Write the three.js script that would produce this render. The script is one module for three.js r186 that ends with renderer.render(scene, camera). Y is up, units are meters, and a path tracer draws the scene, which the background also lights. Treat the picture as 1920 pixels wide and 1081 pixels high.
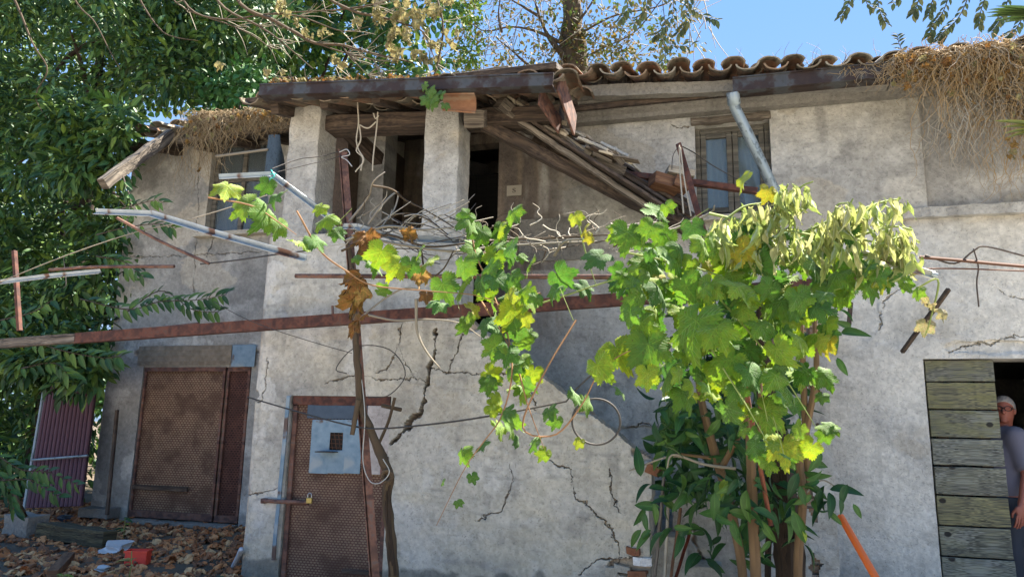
import * as THREE from 'three';
import { ImprovedNoise } from 'three/addons/math/ImprovedNoise.js';
import { RoundedBoxGeometry } from 'three/addons/geometries/RoundedBoxGeometry.js';
import { MarchingCubes } from 'three/addons/objects/MarchingCubes.js';
import { mergeGeometries, mergeVertices } from 'three/addons/utils/BufferGeometryUtils.js';

// ---------------------------------------------------------------- camera
const scene = new THREE.Scene();
const F = 1350, CX = 960, CY = 540.5, CAM = new THREE.Vector3(0, 1.55, 6.5);   // photograph: 1920 x 1081
const camera = new THREE.PerspectiveCamera(2 * Math.atan(CY / F) * 180 / Math.PI, 1920 / 1081, 0.05, 400);
const camUp = new THREE.Vector3(138, 7120, -1350).normalize();           // house vertical seen from the camera
const camX = new THREE.Vector3(4860, 161.8, 1350);                       // facade direction seen from the camera
camX.addScaledVector(camUp, -camX.dot(camUp)).normalize();
const camZ = new THREE.Vector3().crossVectors(camX, camUp);
const c2w = new THREE.Matrix4().set(camX.x, camX.y, camX.z, 0, camUp.x, camUp.y, camUp.z, 0, camZ.x, camZ.y, camZ.z, 0, 0, 0, 0, 1);
camera.position.copy(CAM);
camera.quaternion.setFromRotationMatrix(c2w);
camera.updateMatrixWorld();
const FWD = new THREE.Vector3(0, 0, -1).applyMatrix4(c2w);

// ---------------------------------------------------------------- sky, sun, exposure
const renderer = new THREE.WebGLRenderer({ antialias: true });
renderer.toneMapping = THREE.LinearToneMapping;
renderer.toneMappingExposure = 5.1;
renderer.shadowMap.enabled = true;
const SUN_DIR = new THREE.Vector3(0.36, 0.84, -0.44).normalize();
{
  const W = 64, H = 64, d = new Float32Array(W * H * 4);
  for (let j = 0; j < H; j++) for (let i = 0; i < W; i++) {
    const el = ((j + 0.5) / H - 0.5) * Math.PI, t = Math.max(0, Math.sin(el)), k = Math.pow(1 - t, 2.2);
    const z = [0.0455, 0.107, 0.235], h = [0.130, 0.176, 0.241], o = (j * W + i) * 4;
    for (let c = 0; c < 3; c++) d[o + c] = (z[c] + (h[c] - z[c]) * k) * (el < -0.02 ? 0.5 : 1);
    d[o + 3] = 1;
  }
  const sky = new THREE.DataTexture(d, W, H, THREE.RGBAFormat, THREE.FloatType);
  sky.mapping = THREE.EquirectangularReflectionMapping; sky.magFilter = THREE.LinearFilter; sky.minFilter = THREE.LinearFilter; sky.needsUpdate = true;
  scene.background = sky; scene.environment = sky;
}
const sun = new THREE.DirectionalLight(new THREE.Color(1, 0.93, 0.82), 5);
sun.position.copy(SUN_DIR).multiplyScalar(40); sun.castShadow = true;
sun.shadow.mapSize.set(4096, 4096);
Object.assign(sun.shadow.camera, { left: -16, right: 16, top: 16, bottom: -16, near: 1, far: 90 });
scene.add(sun, sun.target);

// ---------------------------------------------------------------- helpers
function rng(seed) { let s = seed | 0; return () => { s = (s + 0x6d2b79f5) | 0; let t = Math.imul(s ^ (s >>> 15), 1 | s); t = (t + Math.imul(t ^ (t >>> 7), 61 | t)) ^ t; return ((t ^ (t >>> 14)) >>> 0) / 4294967296; }; }
const R0 = rng(7);
const rr = (a, b, r = R0) => a + (b - a) * r();
const IN = new ImprovedNoise();
const n3 = (x, y, z = 0) => IN.noise(x + 31.7, y + 17.3, z + 5.1);
function fbm(x, y, z = 0, o = 4) { let a = 0.5, s = 0, f = 1; for (let i = 0; i < o; i++) { s += a * n3(x * f, y * f, z * f + i * 3.3); f *= 2.03; a *= 0.5; } return s; }
const clamp = (x, a = 0, b = 1) => Math.min(b, Math.max(a, x));
const sst = (a, b, x) => { const t = clamp((x - a) / (b - a)); return t * t * (3 - 2 * t); };
const mix = (a, b, t) => a + (b - a) * t;
const mix3 = (a, b, t) => [mix(a[0], b[0], t), mix(a[1], b[1], t), mix(a[2], b[2], t)];
const V = (x, y, z) => new THREE.Vector3(x, y, z);
// the direction of a pixel, met with the plane z = const (parallel to the facade), y = const or x = const
function ray(px, py) { return V(px - CX, CY - py, -F).applyMatrix4(c2w); }
function at(px, py, z) { const d = ray(px, py); return d.multiplyScalar((z - CAM.z) / d.z).add(CAM); }
function atY(px, py, y) { const d = ray(px, py); return d.multiplyScalar((y - CAM.y) / d.y).add(CAM); }
const depth = (p) => p.clone().sub(CAM).dot(FWD);
const m_px = (p) => depth(p) / F;                                        // metres that one photograph pixel spans at p
const taken = new Map();
function numbered(n) { const k = taken.get(n) || 0; taken.set(n, k + 1); return k ? n + '_' + String(k).padStart(3, '0') : n; }
function shade(o) { o.castShadow = true; o.receiveShadow = true; return o; }
function part(name, geo, mat, parent) { const o = shade(new THREE.Mesh(geo, mat)); o.name = name; parent.add(o); return o; }
function tag(o, label, category, group) { o.userData.label = label; o.userData.category = category; if (group) o.userData.group = group; return o; }
function thing(name, label, category, pos = V(0, 0, 0), group) { const o = new THREE.Group(); o.name = numbered(name); o.position.copy(pos); scene.add(o); return tag(o, label, category, group); }
function single(name, geo, mat, label, category, group) { const o = shade(new THREE.Mesh(geo, mat)); o.name = numbered(name); scene.add(o); return tag(o, label, category, group); }
const ZERO = V(0, 0, 0);

// ---------------------------------------------------------------- geometry helpers
function tube(pts, rad, sides = 7, smooth = true, bump = 0) {            // tapered, optionally knotty tube through points
  let P = pts;
  if (smooth && pts.length > 2) P = new THREE.CatmullRomCurve3(pts, false, 'catmullrom', 0.5).getPoints(Math.max(pts.length * 4, 8));
  const n = P.length, radius = typeof rad === 'function' ? rad : Array.isArray(rad) ? (t) => { const k = t * (rad.length - 1), i = Math.min(rad.length - 2, Math.floor(k)); return mix(rad[i], rad[i + 1], k - i); } : () => rad;
  const pos = [], uv = [], idx = []; let nrm = V(0, 0, 1), len = 0;
  for (let i = 0; i < n; i++) {
    const t = P[Math.min(n - 1, i + 1)].clone().sub(P[Math.max(0, i - 1)]).normalize();
    if (Math.abs(t.dot(nrm)) > 0.95) nrm = V(1, 0, 0);
    nrm = nrm.clone().addScaledVector(t, -nrm.dot(t)).normalize();
    const b = V(0, 0, 0).crossVectors(t, nrm);
    if (i) len += P[i].distanceTo(P[i - 1]);
    for (let j = 0; j <= sides; j++) {
      const a = (j % sides) / sides * Math.PI * 2;
      let r = radius(i / (n - 1));
      if (bump) r *= 1 + bump * n3(P[i].x * 14 + Math.cos(a) * 1.3, P[i].y * 14, Math.sin(a) * 1.3 + P[i].z * 14);
      pos.push(P[i].x + (nrm.x * Math.cos(a) + b.x * Math.sin(a)) * r, P[i].y + (nrm.y * Math.cos(a) + b.y * Math.sin(a)) * r, P[i].z + (nrm.z * Math.cos(a) + b.z * Math.sin(a)) * r);
      uv.push(j / sides * Math.max(0.05, radius(0.5) * 6.28), len);
    }
  }
  const s = sides + 1;
  for (let i = 0; i < n - 1; i++) for (let j = 0; j < sides; j++) idx.push(i * s + j, i * s + j + 1, (i + 1) * s + j, i * s + j + 1, (i + 1) * s + j + 1, (i + 1) * s + j);
  for (const [e, f] of [[0, 1], [n - 1, 0]]) {                           // end caps
    const c = pos.length / 3; pos.push(P[e].x, P[e].y, P[e].z); uv.push(0, 0);
    for (let j = 0; j < sides; j++) f ? idx.push(c, e * s + j + 1, e * s + j) : idx.push(c, e * s + j, e * s + j + 1);
  }
  const g = new THREE.BufferGeometry();
  g.setAttribute('position', new THREE.Float32BufferAttribute(pos, 3)); g.setAttribute('uv', new THREE.Float32BufferAttribute(uv, 2)); g.setIndex(idx);
  g.computeVertexNormals(); return g;
}
function frame(p0, p1, up = V(0, 1, 0)) {                                // basis whose x runs from p0 to p1
  const x = p1.clone().sub(p0).normalize(); let y = up.clone().addScaledVector(x, -up.dot(x)); if (y.lengthSq() < 1e-4) y = V(0, 0, 1).addScaledVector(x, -x.z); y.normalize();
  return new THREE.Matrix4().makeBasis(x, y, V(0, 0, 0).crossVectors(x, y)).setPosition(p0.clone().add(p1).multiplyScalar(0.5));
}
function uvBox(g, s = 1) {                                               // uv in metres from the dominant axis (long grain along u = x)
  const p = g.attributes.position, n = g.attributes.normal, uv = new Float32Array(p.count * 2);
  for (let i = 0; i < p.count; i++) {
    const x = p.getX(i), y = p.getY(i), z = p.getZ(i), ax = Math.abs(n.getX(i)), ay = Math.abs(n.getY(i)), az = Math.abs(n.getZ(i));
    const [u, v] = ax > ay && ax > az ? [z, y] : ay > az ? [x, z] : [x, y];
    uv[2 * i] = u * s; uv[2 * i + 1] = v * s;
  }
  g.setAttribute('uv', new THREE.BufferAttribute(uv, 2)); return g;
}
function roughen(g, amp, fr, seed = 0) {                                 // weathered outline: moves welded vertices by noise
  const p = g.attributes.position;
  for (let i = 0; i < p.count; i++) {
    const x = p.getX(i), y = p.getY(i), z = p.getZ(i);
    p.setXYZ(i, x + amp * n3(x * fr + seed, y * fr, z * fr), y + amp * n3(x * fr, y * fr + 9 + seed, z * fr), z + amp * n3(x * fr, y * fr, z * fr + 19 + seed));
  }
  g.computeVertexNormals(); return g;
}
function slab(w, h, d, amp = 0.004, fr = 8, seg = 0.08, seed = 0, bev = 0.006) { // worn box, origin at its centre
  const sx = Math.max(1, Math.min(30, Math.round(w / seg))), sy = Math.max(1, Math.min(30, Math.round(h / seg))), sz = Math.max(1, Math.min(30, Math.round(d / seg)));
  let g;
  if (sx + sy + sz <= 4) { g = new RoundedBoxGeometry(w, h, d, 1, Math.min(bev, w / 3, h / 3, d / 3)); uvBox(g); }
  else { g = new THREE.BoxGeometry(w, h, d, sx + 2, sy + 2, sz + 2);
    const p = g.attributes.position, f = (v, L, n) => { const e = Math.min(bev, L / 4), k = Math.round((v / L + 0.5) * (n + 2)); return k === 0 ? -L / 2 : k === n + 2 ? L / 2 : k === 1 ? -L / 2 + e : k === n + 1 ? L / 2 - e : -L / 2 + e + (k - 1) / n * (L - 2 * e); };
    for (let i = 0; i < p.count; i++) {
      let x = f(p.getX(i), w, sx), y = f(p.getY(i), h, sy), z = f(p.getZ(i), d, sz);
      const ex = Math.abs(Math.abs(x) - w / 2) < 1e-6, ey = Math.abs(Math.abs(y) - h / 2) < 1e-6, ez = Math.abs(Math.abs(z) - d / 2) < 1e-6, c = ex + ey + ez;
      if (c >= 2) { const q = bev * 0.3; if (ex) x -= Math.sign(x) * q; if (ey) y -= Math.sign(y) * q; if (ez) z -= Math.sign(z) * q; }
      p.setXYZ(i, x, y, z);
    }
    uvBox(g); }
  if (amp) { const uv = g.attributes.uv; roughen(g, amp, fr, seed); g.setAttribute('uv', uv); }
  return g;
}
function beamGeo(p0, p1, h, d, up, amp = 0.004, seed = 0) { return slab(p0.distanceTo(p1), h, d, amp, 7, 0.1, seed).applyMatrix4(frame(p0, p1, up)); }
function profileGeo(profile, p0, p1, up, closed = false) {              // extrude an open 2-D profile [[y,z]...] with thickness along p0-p1
  const L = p0.distanceTo(p1), sh = new THREE.Shape(profile.map(([a, b]) => new THREE.Vector2(a, b)));
  const g = new THREE.ExtrudeGeometry(sh, { depth: L, bevelEnabled: false, steps: Math.max(1, Math.round(L / 0.2)) });
  g.translate(0, 0, -L / 2);
  const m = new THREE.Matrix4().makeBasis(V(0, 1, 0), V(0, 0, 1), V(1, 0, 0)); // profile x -> y, profile y -> z, extrusion -> x
  g.applyMatrix4(m).applyMatrix4(frame(p0, p1, up)); return g;
}
const merge = (l) => mergeGeometries(l.map((g) => { const q = g.index ? g.toNonIndexed() : g; for (const k of Object.keys(q.attributes)) if (!['position', 'normal', 'uv'].includes(k)) q.deleteAttribute(k); return q; }));

// ---------------------------------------------------------------- textures
function tnoise(seed, per) {                                             // tileable value noise with `per` cells over 0..1
  const r = rng(seed), g = new Float32Array(per * per); for (let i = 0; i < g.length; i++) g[i] = r();
  return (u, v) => { const x = u * per, y = v * per, i = Math.floor(x), j = Math.floor(y), fx = x - i, fy = y - j, a = fx * fx * (3 - 2 * fx), b = fy * fy * (3 - 2 * fy);
    const q = (m, n) => g[(((n % per) + per) % per) * per + (((m % per) + per) % per)];
    return mix(mix(q(i, j), q(i + 1, j), a), mix(q(i, j + 1), q(i + 1, j + 1), a), b); };
}
function tfbm(seed, per, o = 4) { const l = []; for (let i = 0; i < o; i++) l.push(tnoise(seed + i * 13, per << i)); return (u, v) => { let s = 0, a = 0.5, w = 0; for (const f of l) { s += a * f(u, v); w += a; a *= 0.55; } return s / w; }; }
function tex(w, h, fn, srgb = true, rep) {
  const d = new Uint8Array(w * h * 4);
  for (let j = 0; j < h; j++) for (let i = 0; i < w; i++) { const c = fn((i + 0.5) / w, (j + 0.5) / h), o = (j * w + i) * 4; d[o] = clamp(c[0]) * 255; d[o + 1] = clamp(c[1]) * 255; d[o + 2] = clamp(c[2]) * 255; d[o + 3] = c.length > 3 ? clamp(c[3]) * 255 : 255; }
  const t = new THREE.DataTexture(d, w, h, THREE.RGBAFormat); t.wrapS = t.wrapT = THREE.RepeatWrapping; t.magFilter = THREE.LinearFilter; t.minFilter = THREE.LinearMipmapLinearFilter; t.generateMipmaps = true;
  if (srgb) t.colorSpace = THREE.SRGBColorSpace; if (rep) t.repeat.set(rep[0], rep[1]); t.needsUpdate = true; return t;
}
const g1 = (v) => [v, v, v];
const pA = tfbm(11, 6, 5), pB = tfbm(29, 40, 4), pC = tfbm(53, 3, 4), pD = tfbm(71, 90, 3);
const plasterMap = tex(1024, 1024, (u, v) => { const s = 0.92 + 0.22 * (pA(u, v) - 0.5) + 0.22 * (pB(u, v) - 0.5) - 0.14 * sst(0.68, 0.80, pD(u, v)); return [s, s * 0.992, s * 0.975]; }, true);
const plasterBump = tex(1024, 1024, (u, v) => g1(0.5 + 0.6 * (pB(u, v) - 0.5) + 0.45 * (pD(u, v) - 0.5) - 0.35 * sst(0.63, 0.72, pB(v, u))), false);
const wG = tfbm(91, 4, 4), wF = tnoise(97, 64);
function woodTex(c0, c1, c2, seed) { const a = tfbm(seed, 3, 3), b = tfbm(seed + 5, 5, 4), f = tnoise(seed + 9, 128); return tex(512, 512, (u, v) => {
  const w = v + 0.03 * (a(u, v) - 0.5), g = 0.5 + 0.5 * Math.sin(w * 6.2832 * 14 + 5 * a(u, v)), uc = 0.05 * (1 - Math.cos(u * 6.2832)), fine = f(uc, v), l = clamp(0.35 * g + 0.5 * fine + 0.5 * (b(u, v) - 0.4));
  const c = l < 0.5 ? mix3(c0, c1, l * 2) : mix3(c1, c2, l * 2 - 1); const crack = 1 - 0.45 * sst(0.80, 0.92, f(uc * 0.4 + 0.3, v)); return c.map((x) => x * crack); }, true); }
const woodBumpT = (() => { const f = tnoise(301, 128), b = tfbm(303, 5, 3); return tex(512, 512, (u, v) => g1(0.6 * f(0.05 * (1 - Math.cos(u * 6.2832)), v) + 0.4 * b(u, v) - 0.6 * sst(0.8, 0.92, f(0.02 * (1 - Math.cos(u * 6.2832)) + 0.3, v))), false); })();
const rA = tfbm(201, 5, 5), rB = tfbm(211, 24, 4);
const rustMap = tex(512, 512, (u, v) => { const a = rA(u, v), b = rB(u, v); let c = mix3([0.31, 0.225, 0.20], [0.50, 0.35, 0.285], sst(0.3, 0.7, b)); c = mix3(c, [0.52, 0.37, 0.28], 0.5 * sst(0.58, 0.7, a)); return mix3(c, [0.38, 0.36, 0.345], 0.6 * sst(0.62, 0.75, b)); }, true);
const rustBump = tex(512, 512, (u, v) => g1(rB(u, v) * 0.7 + rA(v, u) * 0.3), false);
const galvMap = tex(256, 256, (u, v) => { const a = rA(u, v), b = rB(u, v); let c = mix3([0.50, 0.54, 0.57], [0.66, 0.69, 0.71], b); return mix3(c, [0.36, 0.24, 0.19], 0.85 * sst(0.60, 0.68, a)); }, true);
const gutterMap = tex(512, 512, (u, v) => { const a = rA(u, v), b = rB(u, v); let c = mix3([0.36, 0.37, 0.37], [0.48, 0.48, 0.47], b); return mix3(c, mix3([0.24, 0.18, 0.155], [0.36, 0.27, 0.22], b), sst(0.38, 0.56, a + 0.3 * (b - 0.5))); }, true);
const tileMap = tex(512, 512, (u, v) => { const a = rA(u, v), b = rB(u, v); let c = mix3([0.47, 0.39, 0.33], [0.62, 0.51, 0.42], b); c = mix3(c, [0.55, 0.53, 0.47], 0.85 * sst(0.42, 0.6, a)); return mix3(c, [0.17, 0.16, 0.14], 0.6 * sst(0.58, 0.74, pA(v, u))); }, true);
const brickMap = tex(512, 512, (u, v) => { const a = rA(u, v), b = rB(u, v); let c = mix3([0.55, 0.44, 0.36], [0.68, 0.57, 0.47], b); return mix3(c, [0.64, 0.62, 0.57], 0.9 * sst(0.44, 0.58, a)); }, true);
const barkMap = tex(256, 512, (u, v) => { const f = tB(u, v); return mix3([0.34, 0.28, 0.21], [0.62, 0.53, 0.41], f); }, true);
function tB(u, v) { return clamp(0.6 * wF(u * 0.5, v * 0.06) + 0.5 * wG(u, v)); }
const barkBump = tex(256, 512, (u, v) => g1(tB(u, v)), false);

// ---------------------------------------------------------------- materials
const std = (o) => new THREE.MeshStandardMaterial({ roughness: 0.9, metalness: 0, ...o });
const M = {
  plaster: std({ map: plasterMap, bumpMap: plasterBump, bumpScale: 0.006, vertexColors: true, roughness: 0.95 }),
  stone: std({ map: plasterMap, bumpMap: plasterBump, bumpScale: 0.008, color: 0xb9b3a6 }),
  mortar: std({ map: plasterMap, bumpMap: plasterBump, bumpScale: 0.01, color: 0x8f8b84 }),
  pillar: std({ map: plasterMap, bumpMap: plasterBump, bumpScale: 0.010, vertexColors: true, color: 0xffffff }),
  brick: [0xffffff, 0xe8dccf, 0xf4e2d0, 0xd6cfc6].map((c) => std({ map: brickMap, bumpMap: plasterBump, bumpScale: 0.006, color: c })),
  redBrick: std({ map: brickMap, bumpMap: plasterBump, bumpScale: 0.006, color: 0xdcb096 }),
  wood: std({ map: woodTex([0.25, 0.22, 0.19], [0.42, 0.38, 0.33], [0.58, 0.54, 0.48], 401), bumpMap: woodBumpT, bumpScale: 0.006 }),
  darkWood: std({ map: woodTex([0.16, 0.13, 0.11], [0.28, 0.23, 0.19], [0.40, 0.34, 0.28], 421), bumpMap: woodBumpT, bumpScale: 0.006 }),
  brownWood: std({ map: woodTex([0.30, 0.20, 0.13], [0.45, 0.31, 0.21], [0.55, 0.42, 0.30], 441), bumpMap: woodBumpT, bumpScale: 0.004 }),
  paleWood: std({ map: woodTex([0.42, 0.38, 0.32], [0.60, 0.55, 0.47], [0.74, 0.69, 0.60], 461), bumpMap: woodBumpT, bumpScale: 0.005 }),
  windowWood: std({ map: woodTex([0.26, 0.25, 0.22], [0.38, 0.36, 0.32], [0.5, 0.47, 0.41], 481), bumpMap: woodBumpT, bumpScale: 0.003 }),
  rust: std({ map: rustMap, bumpMap: rustBump, bumpScale: 0.003, roughness: 0.85, metalness: 0.1 }),
  rustRed: std({ map: rustMap, bumpMap: rustBump, bumpScale: 0.002, roughness: 0.85, color: 0xccb0a6 }),
  galv: std({ map: galvMap, roughness: 0.45, metalness: 0.6, bumpMap: rustBump, bumpScale: 0.0006 }),
  gutter: std({ map: gutterMap, color: 0xb5b5b8, roughness: 0.6, metalness: 0.3, bumpMap: rustBump, bumpScale: 0.0015 }),
  zinc: std({ map: tex(256, 256, (u, v) => mix3([0.52, 0.57, 0.59], [0.64, 0.68, 0.69], rA(u, v) * 0.7 + rB(u, v) * 0.3).map((x) => x * (1 - 0.25 * sst(0.6, 0.7, rB(v, u)))), true), roughness: 0.5, metalness: 0.4 }),
  blueSheet: std({ map: tex(256, 256, (u, v) => { const a = rA(u, v), b = rB(u, v); let c = mix3([0.36, 0.46, 0.53], [0.52, 0.60, 0.65], b); c = mix3(c, [0.60, 0.62, 0.62], 0.7 * sst(0.5, 0.65, a)); return mix3(c, [0.33, 0.22, 0.17], 0.8 * sst(0.60, 0.68, rA(v, u))); }, true), roughness: 0.6, metalness: 0.25 }),
  darkBlueSheet: std({ map: tex(256, 256, (u, v) => { const b = rB(u, v); return mix3(mix3([0.20, 0.26, 0.32], [0.28, 0.34, 0.40], b), [0.30, 0.20, 0.17], 0.7 * sst(0.55, 0.66, rA(u, v))); }, true), roughness: 0.6, metalness: 0.25 }),
  tile: [0xffffff, 0xe2d6cc, 0xcfc8be, 0xf0d8c8].map((c) => std({ map: tileMap, bumpMap: rustBump, bumpScale: 0.004, color: c })),
  terracotta: std({ map: brickMap, bumpMap: rustBump, bumpScale: 0.001, color: 0xcdb09c }),
  wire: std({ color: 0x4a4642, roughness: 0.7, metalness: 0.3 }),
  wireRust: std({ color: 0x5a3c2c, roughness: 0.9 }),
  paleWire: std({ color: 0xb9b6ad, roughness: 0.6, metalness: 0.3 }),
  bark: std({ map: barkMap, bumpMap: barkBump, bumpScale: 0.008, color: 0xd8cab4 }),
  greyBark: std({ map: barkMap, bumpMap: barkBump, bumpScale: 0.006, color: 0x9f9a92 }),
  darkBark: std({ map: barkMap, bumpMap: barkBump, bumpScale: 0.008, color: 0x6d645c }),
  twig: std({ color: 0x8b8272 }), paleTwig: std({ color: 0xb3aa98 }), darkTwig: std({ color: 0x4a4038 }), cane: std({ color: 0x8f6a48 }), greenCane: std({ color: 0x7d8a4a }),
  hay: std({ color: 0xa0845a, side: THREE.DoubleSide }), hayGrey: std({ color: 0x9a8a72 }),
  dark: std({ color: 0x2a2622 }), sootShade: std({ map: plasterMap, bumpMap: plasterBump, bumpScale: 0.008, color: 0x5c4e42 }),  // last one: brown stained plaster, darkened to carry the recess shade
};
// ---------------------------------------------------------------- the ground
function groundY(x, z) {
  const near = sst(5.2, 2.2, z), left = sst(-2.2, -4.6, x);
  return 0.02 + near * (0.16 + 0.16 * left) + 0.05 * fbm(x * 0.9, z * 0.9, 2, 3) * sst(9, 5, Math.hypot(x, z - 3)) + left * 0.10 * sst(2.5, -0.5, z);
}
{
  const mk = (x0, x1, z0, z1, nx, nz, hole) => { const pos = [], uv = [], idx = [], col = [];
    for (let j = 0; j <= nz; j++) for (let i = 0; i <= nx; i++) { const x = mix(x0, x1, i / nx), z = mix(z0, z1, j / nz); pos.push(x, groundY(x, z), z); uv.push(x, z);
      const a = fbm(x * 1.1, z * 1.1, 4, 4), dirt = sst(-1.8, -3.4, x) * sst(4.6, 3.2, z), c = mix3(mix3([0.50, 0.465, 0.405], [0.41, 0.38, 0.33], sst(-0.2, 0.3, a)), mix3([0.10, 0.075, 0.05], [0.16, 0.12, 0.08], sst(-0.2, 0.3, a)), dirt); col.push(...c); }
    for (let j = 0; j < nz; j++) for (let i = 0; i < nx; i++) { const a = j * (nx + 1) + i; if (hole && hole(mix(x0, x1, (i + 0.5) / nx), mix(z0, z1, (j + 0.5) / nz))) continue; idx.push(a, a + nx + 1, a + 1, a + 1, a + nx + 1, a + nx + 2); }
    const g = new THREE.BufferGeometry(); g.setAttribute('position', new THREE.Float32BufferAttribute(pos, 3)); g.setAttribute('uv', new THREE.Float32BufferAttribute(uv, 2)); g.setAttribute('color', new THREE.Float32BufferAttribute(col, 3)); g.setIndex(idx); g.computeVertexNormals(); return g; };
  const nearG = mk(-12, 8, -8, 10, 200, 180), farG = mk(-152, 148, -148, 150, 150, 149, (x, z) => x > -12 && x < 8 && z > -8 && z < 10);
  const g = new THREE.Mesh(mergeGeometries([nearG, farG]), M.plaster.clone()); shade(g);
  g.name = 'ground'; g.userData = { kind: 'structure', label: 'bare earth and gravel yard in front of the house', category: 'ground' }; scene.add(g);
}

// ---------------------------------------------------------------- the house
const house = thing('farmhouse', 'derelict grey plastered farmhouse with porch pillars and clay tile roof', 'house', V(0, 0, 0));
const PX = (px, py, z) => at(px, py, z);
// a polyline crack given in photograph pixels on the wall plane z; half width in metres
function crack(z, w, pts, depthM = 0.03) { const q = pts.map(([a, b]) => { const p = at(a, b, z); return [p.x, p.y]; }); const xs = q.map((p) => p[0]), ys = q.map((p) => p[1]);
  return { q, w, d: depthM, b: [Math.min(...xs) - 0.12, Math.max(...xs) + 0.12, Math.min(...ys) - 0.12, Math.max(...ys) + 0.12] }; }
function crackDepth(list, x, y) {
  let out = 0;
  for (const c of list) {
    if (x < c.b[0] || x > c.b[1] || y < c.b[2] || y > c.b[3]) continue;
    const jx = x + 0.05 * fbm(x * 9, y * 9, 1, 4) + 0.012 * n3(x * 45, y * 45, 2) + 0.006 * n3(x * 110, y * 110, 4), jy = y + 0.05 * fbm(x * 9, y * 9, 7, 4) + 0.012 * n3(x * 45, y * 45, 8) + 0.006 * n3(x * 110, y * 110, 9);
    let best = 9;
    for (let i = 0; i < c.q.length - 1; i++) { const [ax, ay] = c.q[i], [bx, by] = c.q[i + 1], dx = bx - ax, dy = by - ay, t = clamp(((jx - ax) * dx + (jy - ay) * dy) / (dx * dx + dy * dy)), d = Math.hypot(jx - ax - t * dx, jy - ay - t * dy); if (d < best) best = d; }
    const w = c.w * Math.max(0.12, 0.7 + 2.2 * fbm(x * 8, y * 8, 13, 2));
    out = Math.max(out, c.d * sst(w * 1.15, w * 0.7, best));
  }
  return out;
}
const nearCrack = (list) => (x, y) => { for (const c of list) { if (x < c.b[0] || x > c.b[1] || y < c.b[2] || y > c.b[3]) continue; const m = c.w * 2 + 0.035; for (let i = 0; i < c.q.length - 1; i++) { const [ax, ay] = c.q[i], [bx, by] = c.q[i + 1], dx = bx - ax, dy = by - ay, t = clamp(((x - ax) * dx + (y - ay) * dy) / (dx * dx + dy * dy)); if (Math.hypot(x - ax - t * dx, y - ay - t * dy) < m) return true; } } return false; };
const spall = (list, x, y) => { let v = 0; for (const [cx, cy, rx, ry, d] of list) { const r = Math.hypot((x - cx) / rx, (y - cy) / ry) + 0.55 * fbm(x * 6, y * 6, 3, 4); v = Math.max(v, d * sst(1.04, 0.93, r)); } return v; };
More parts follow.
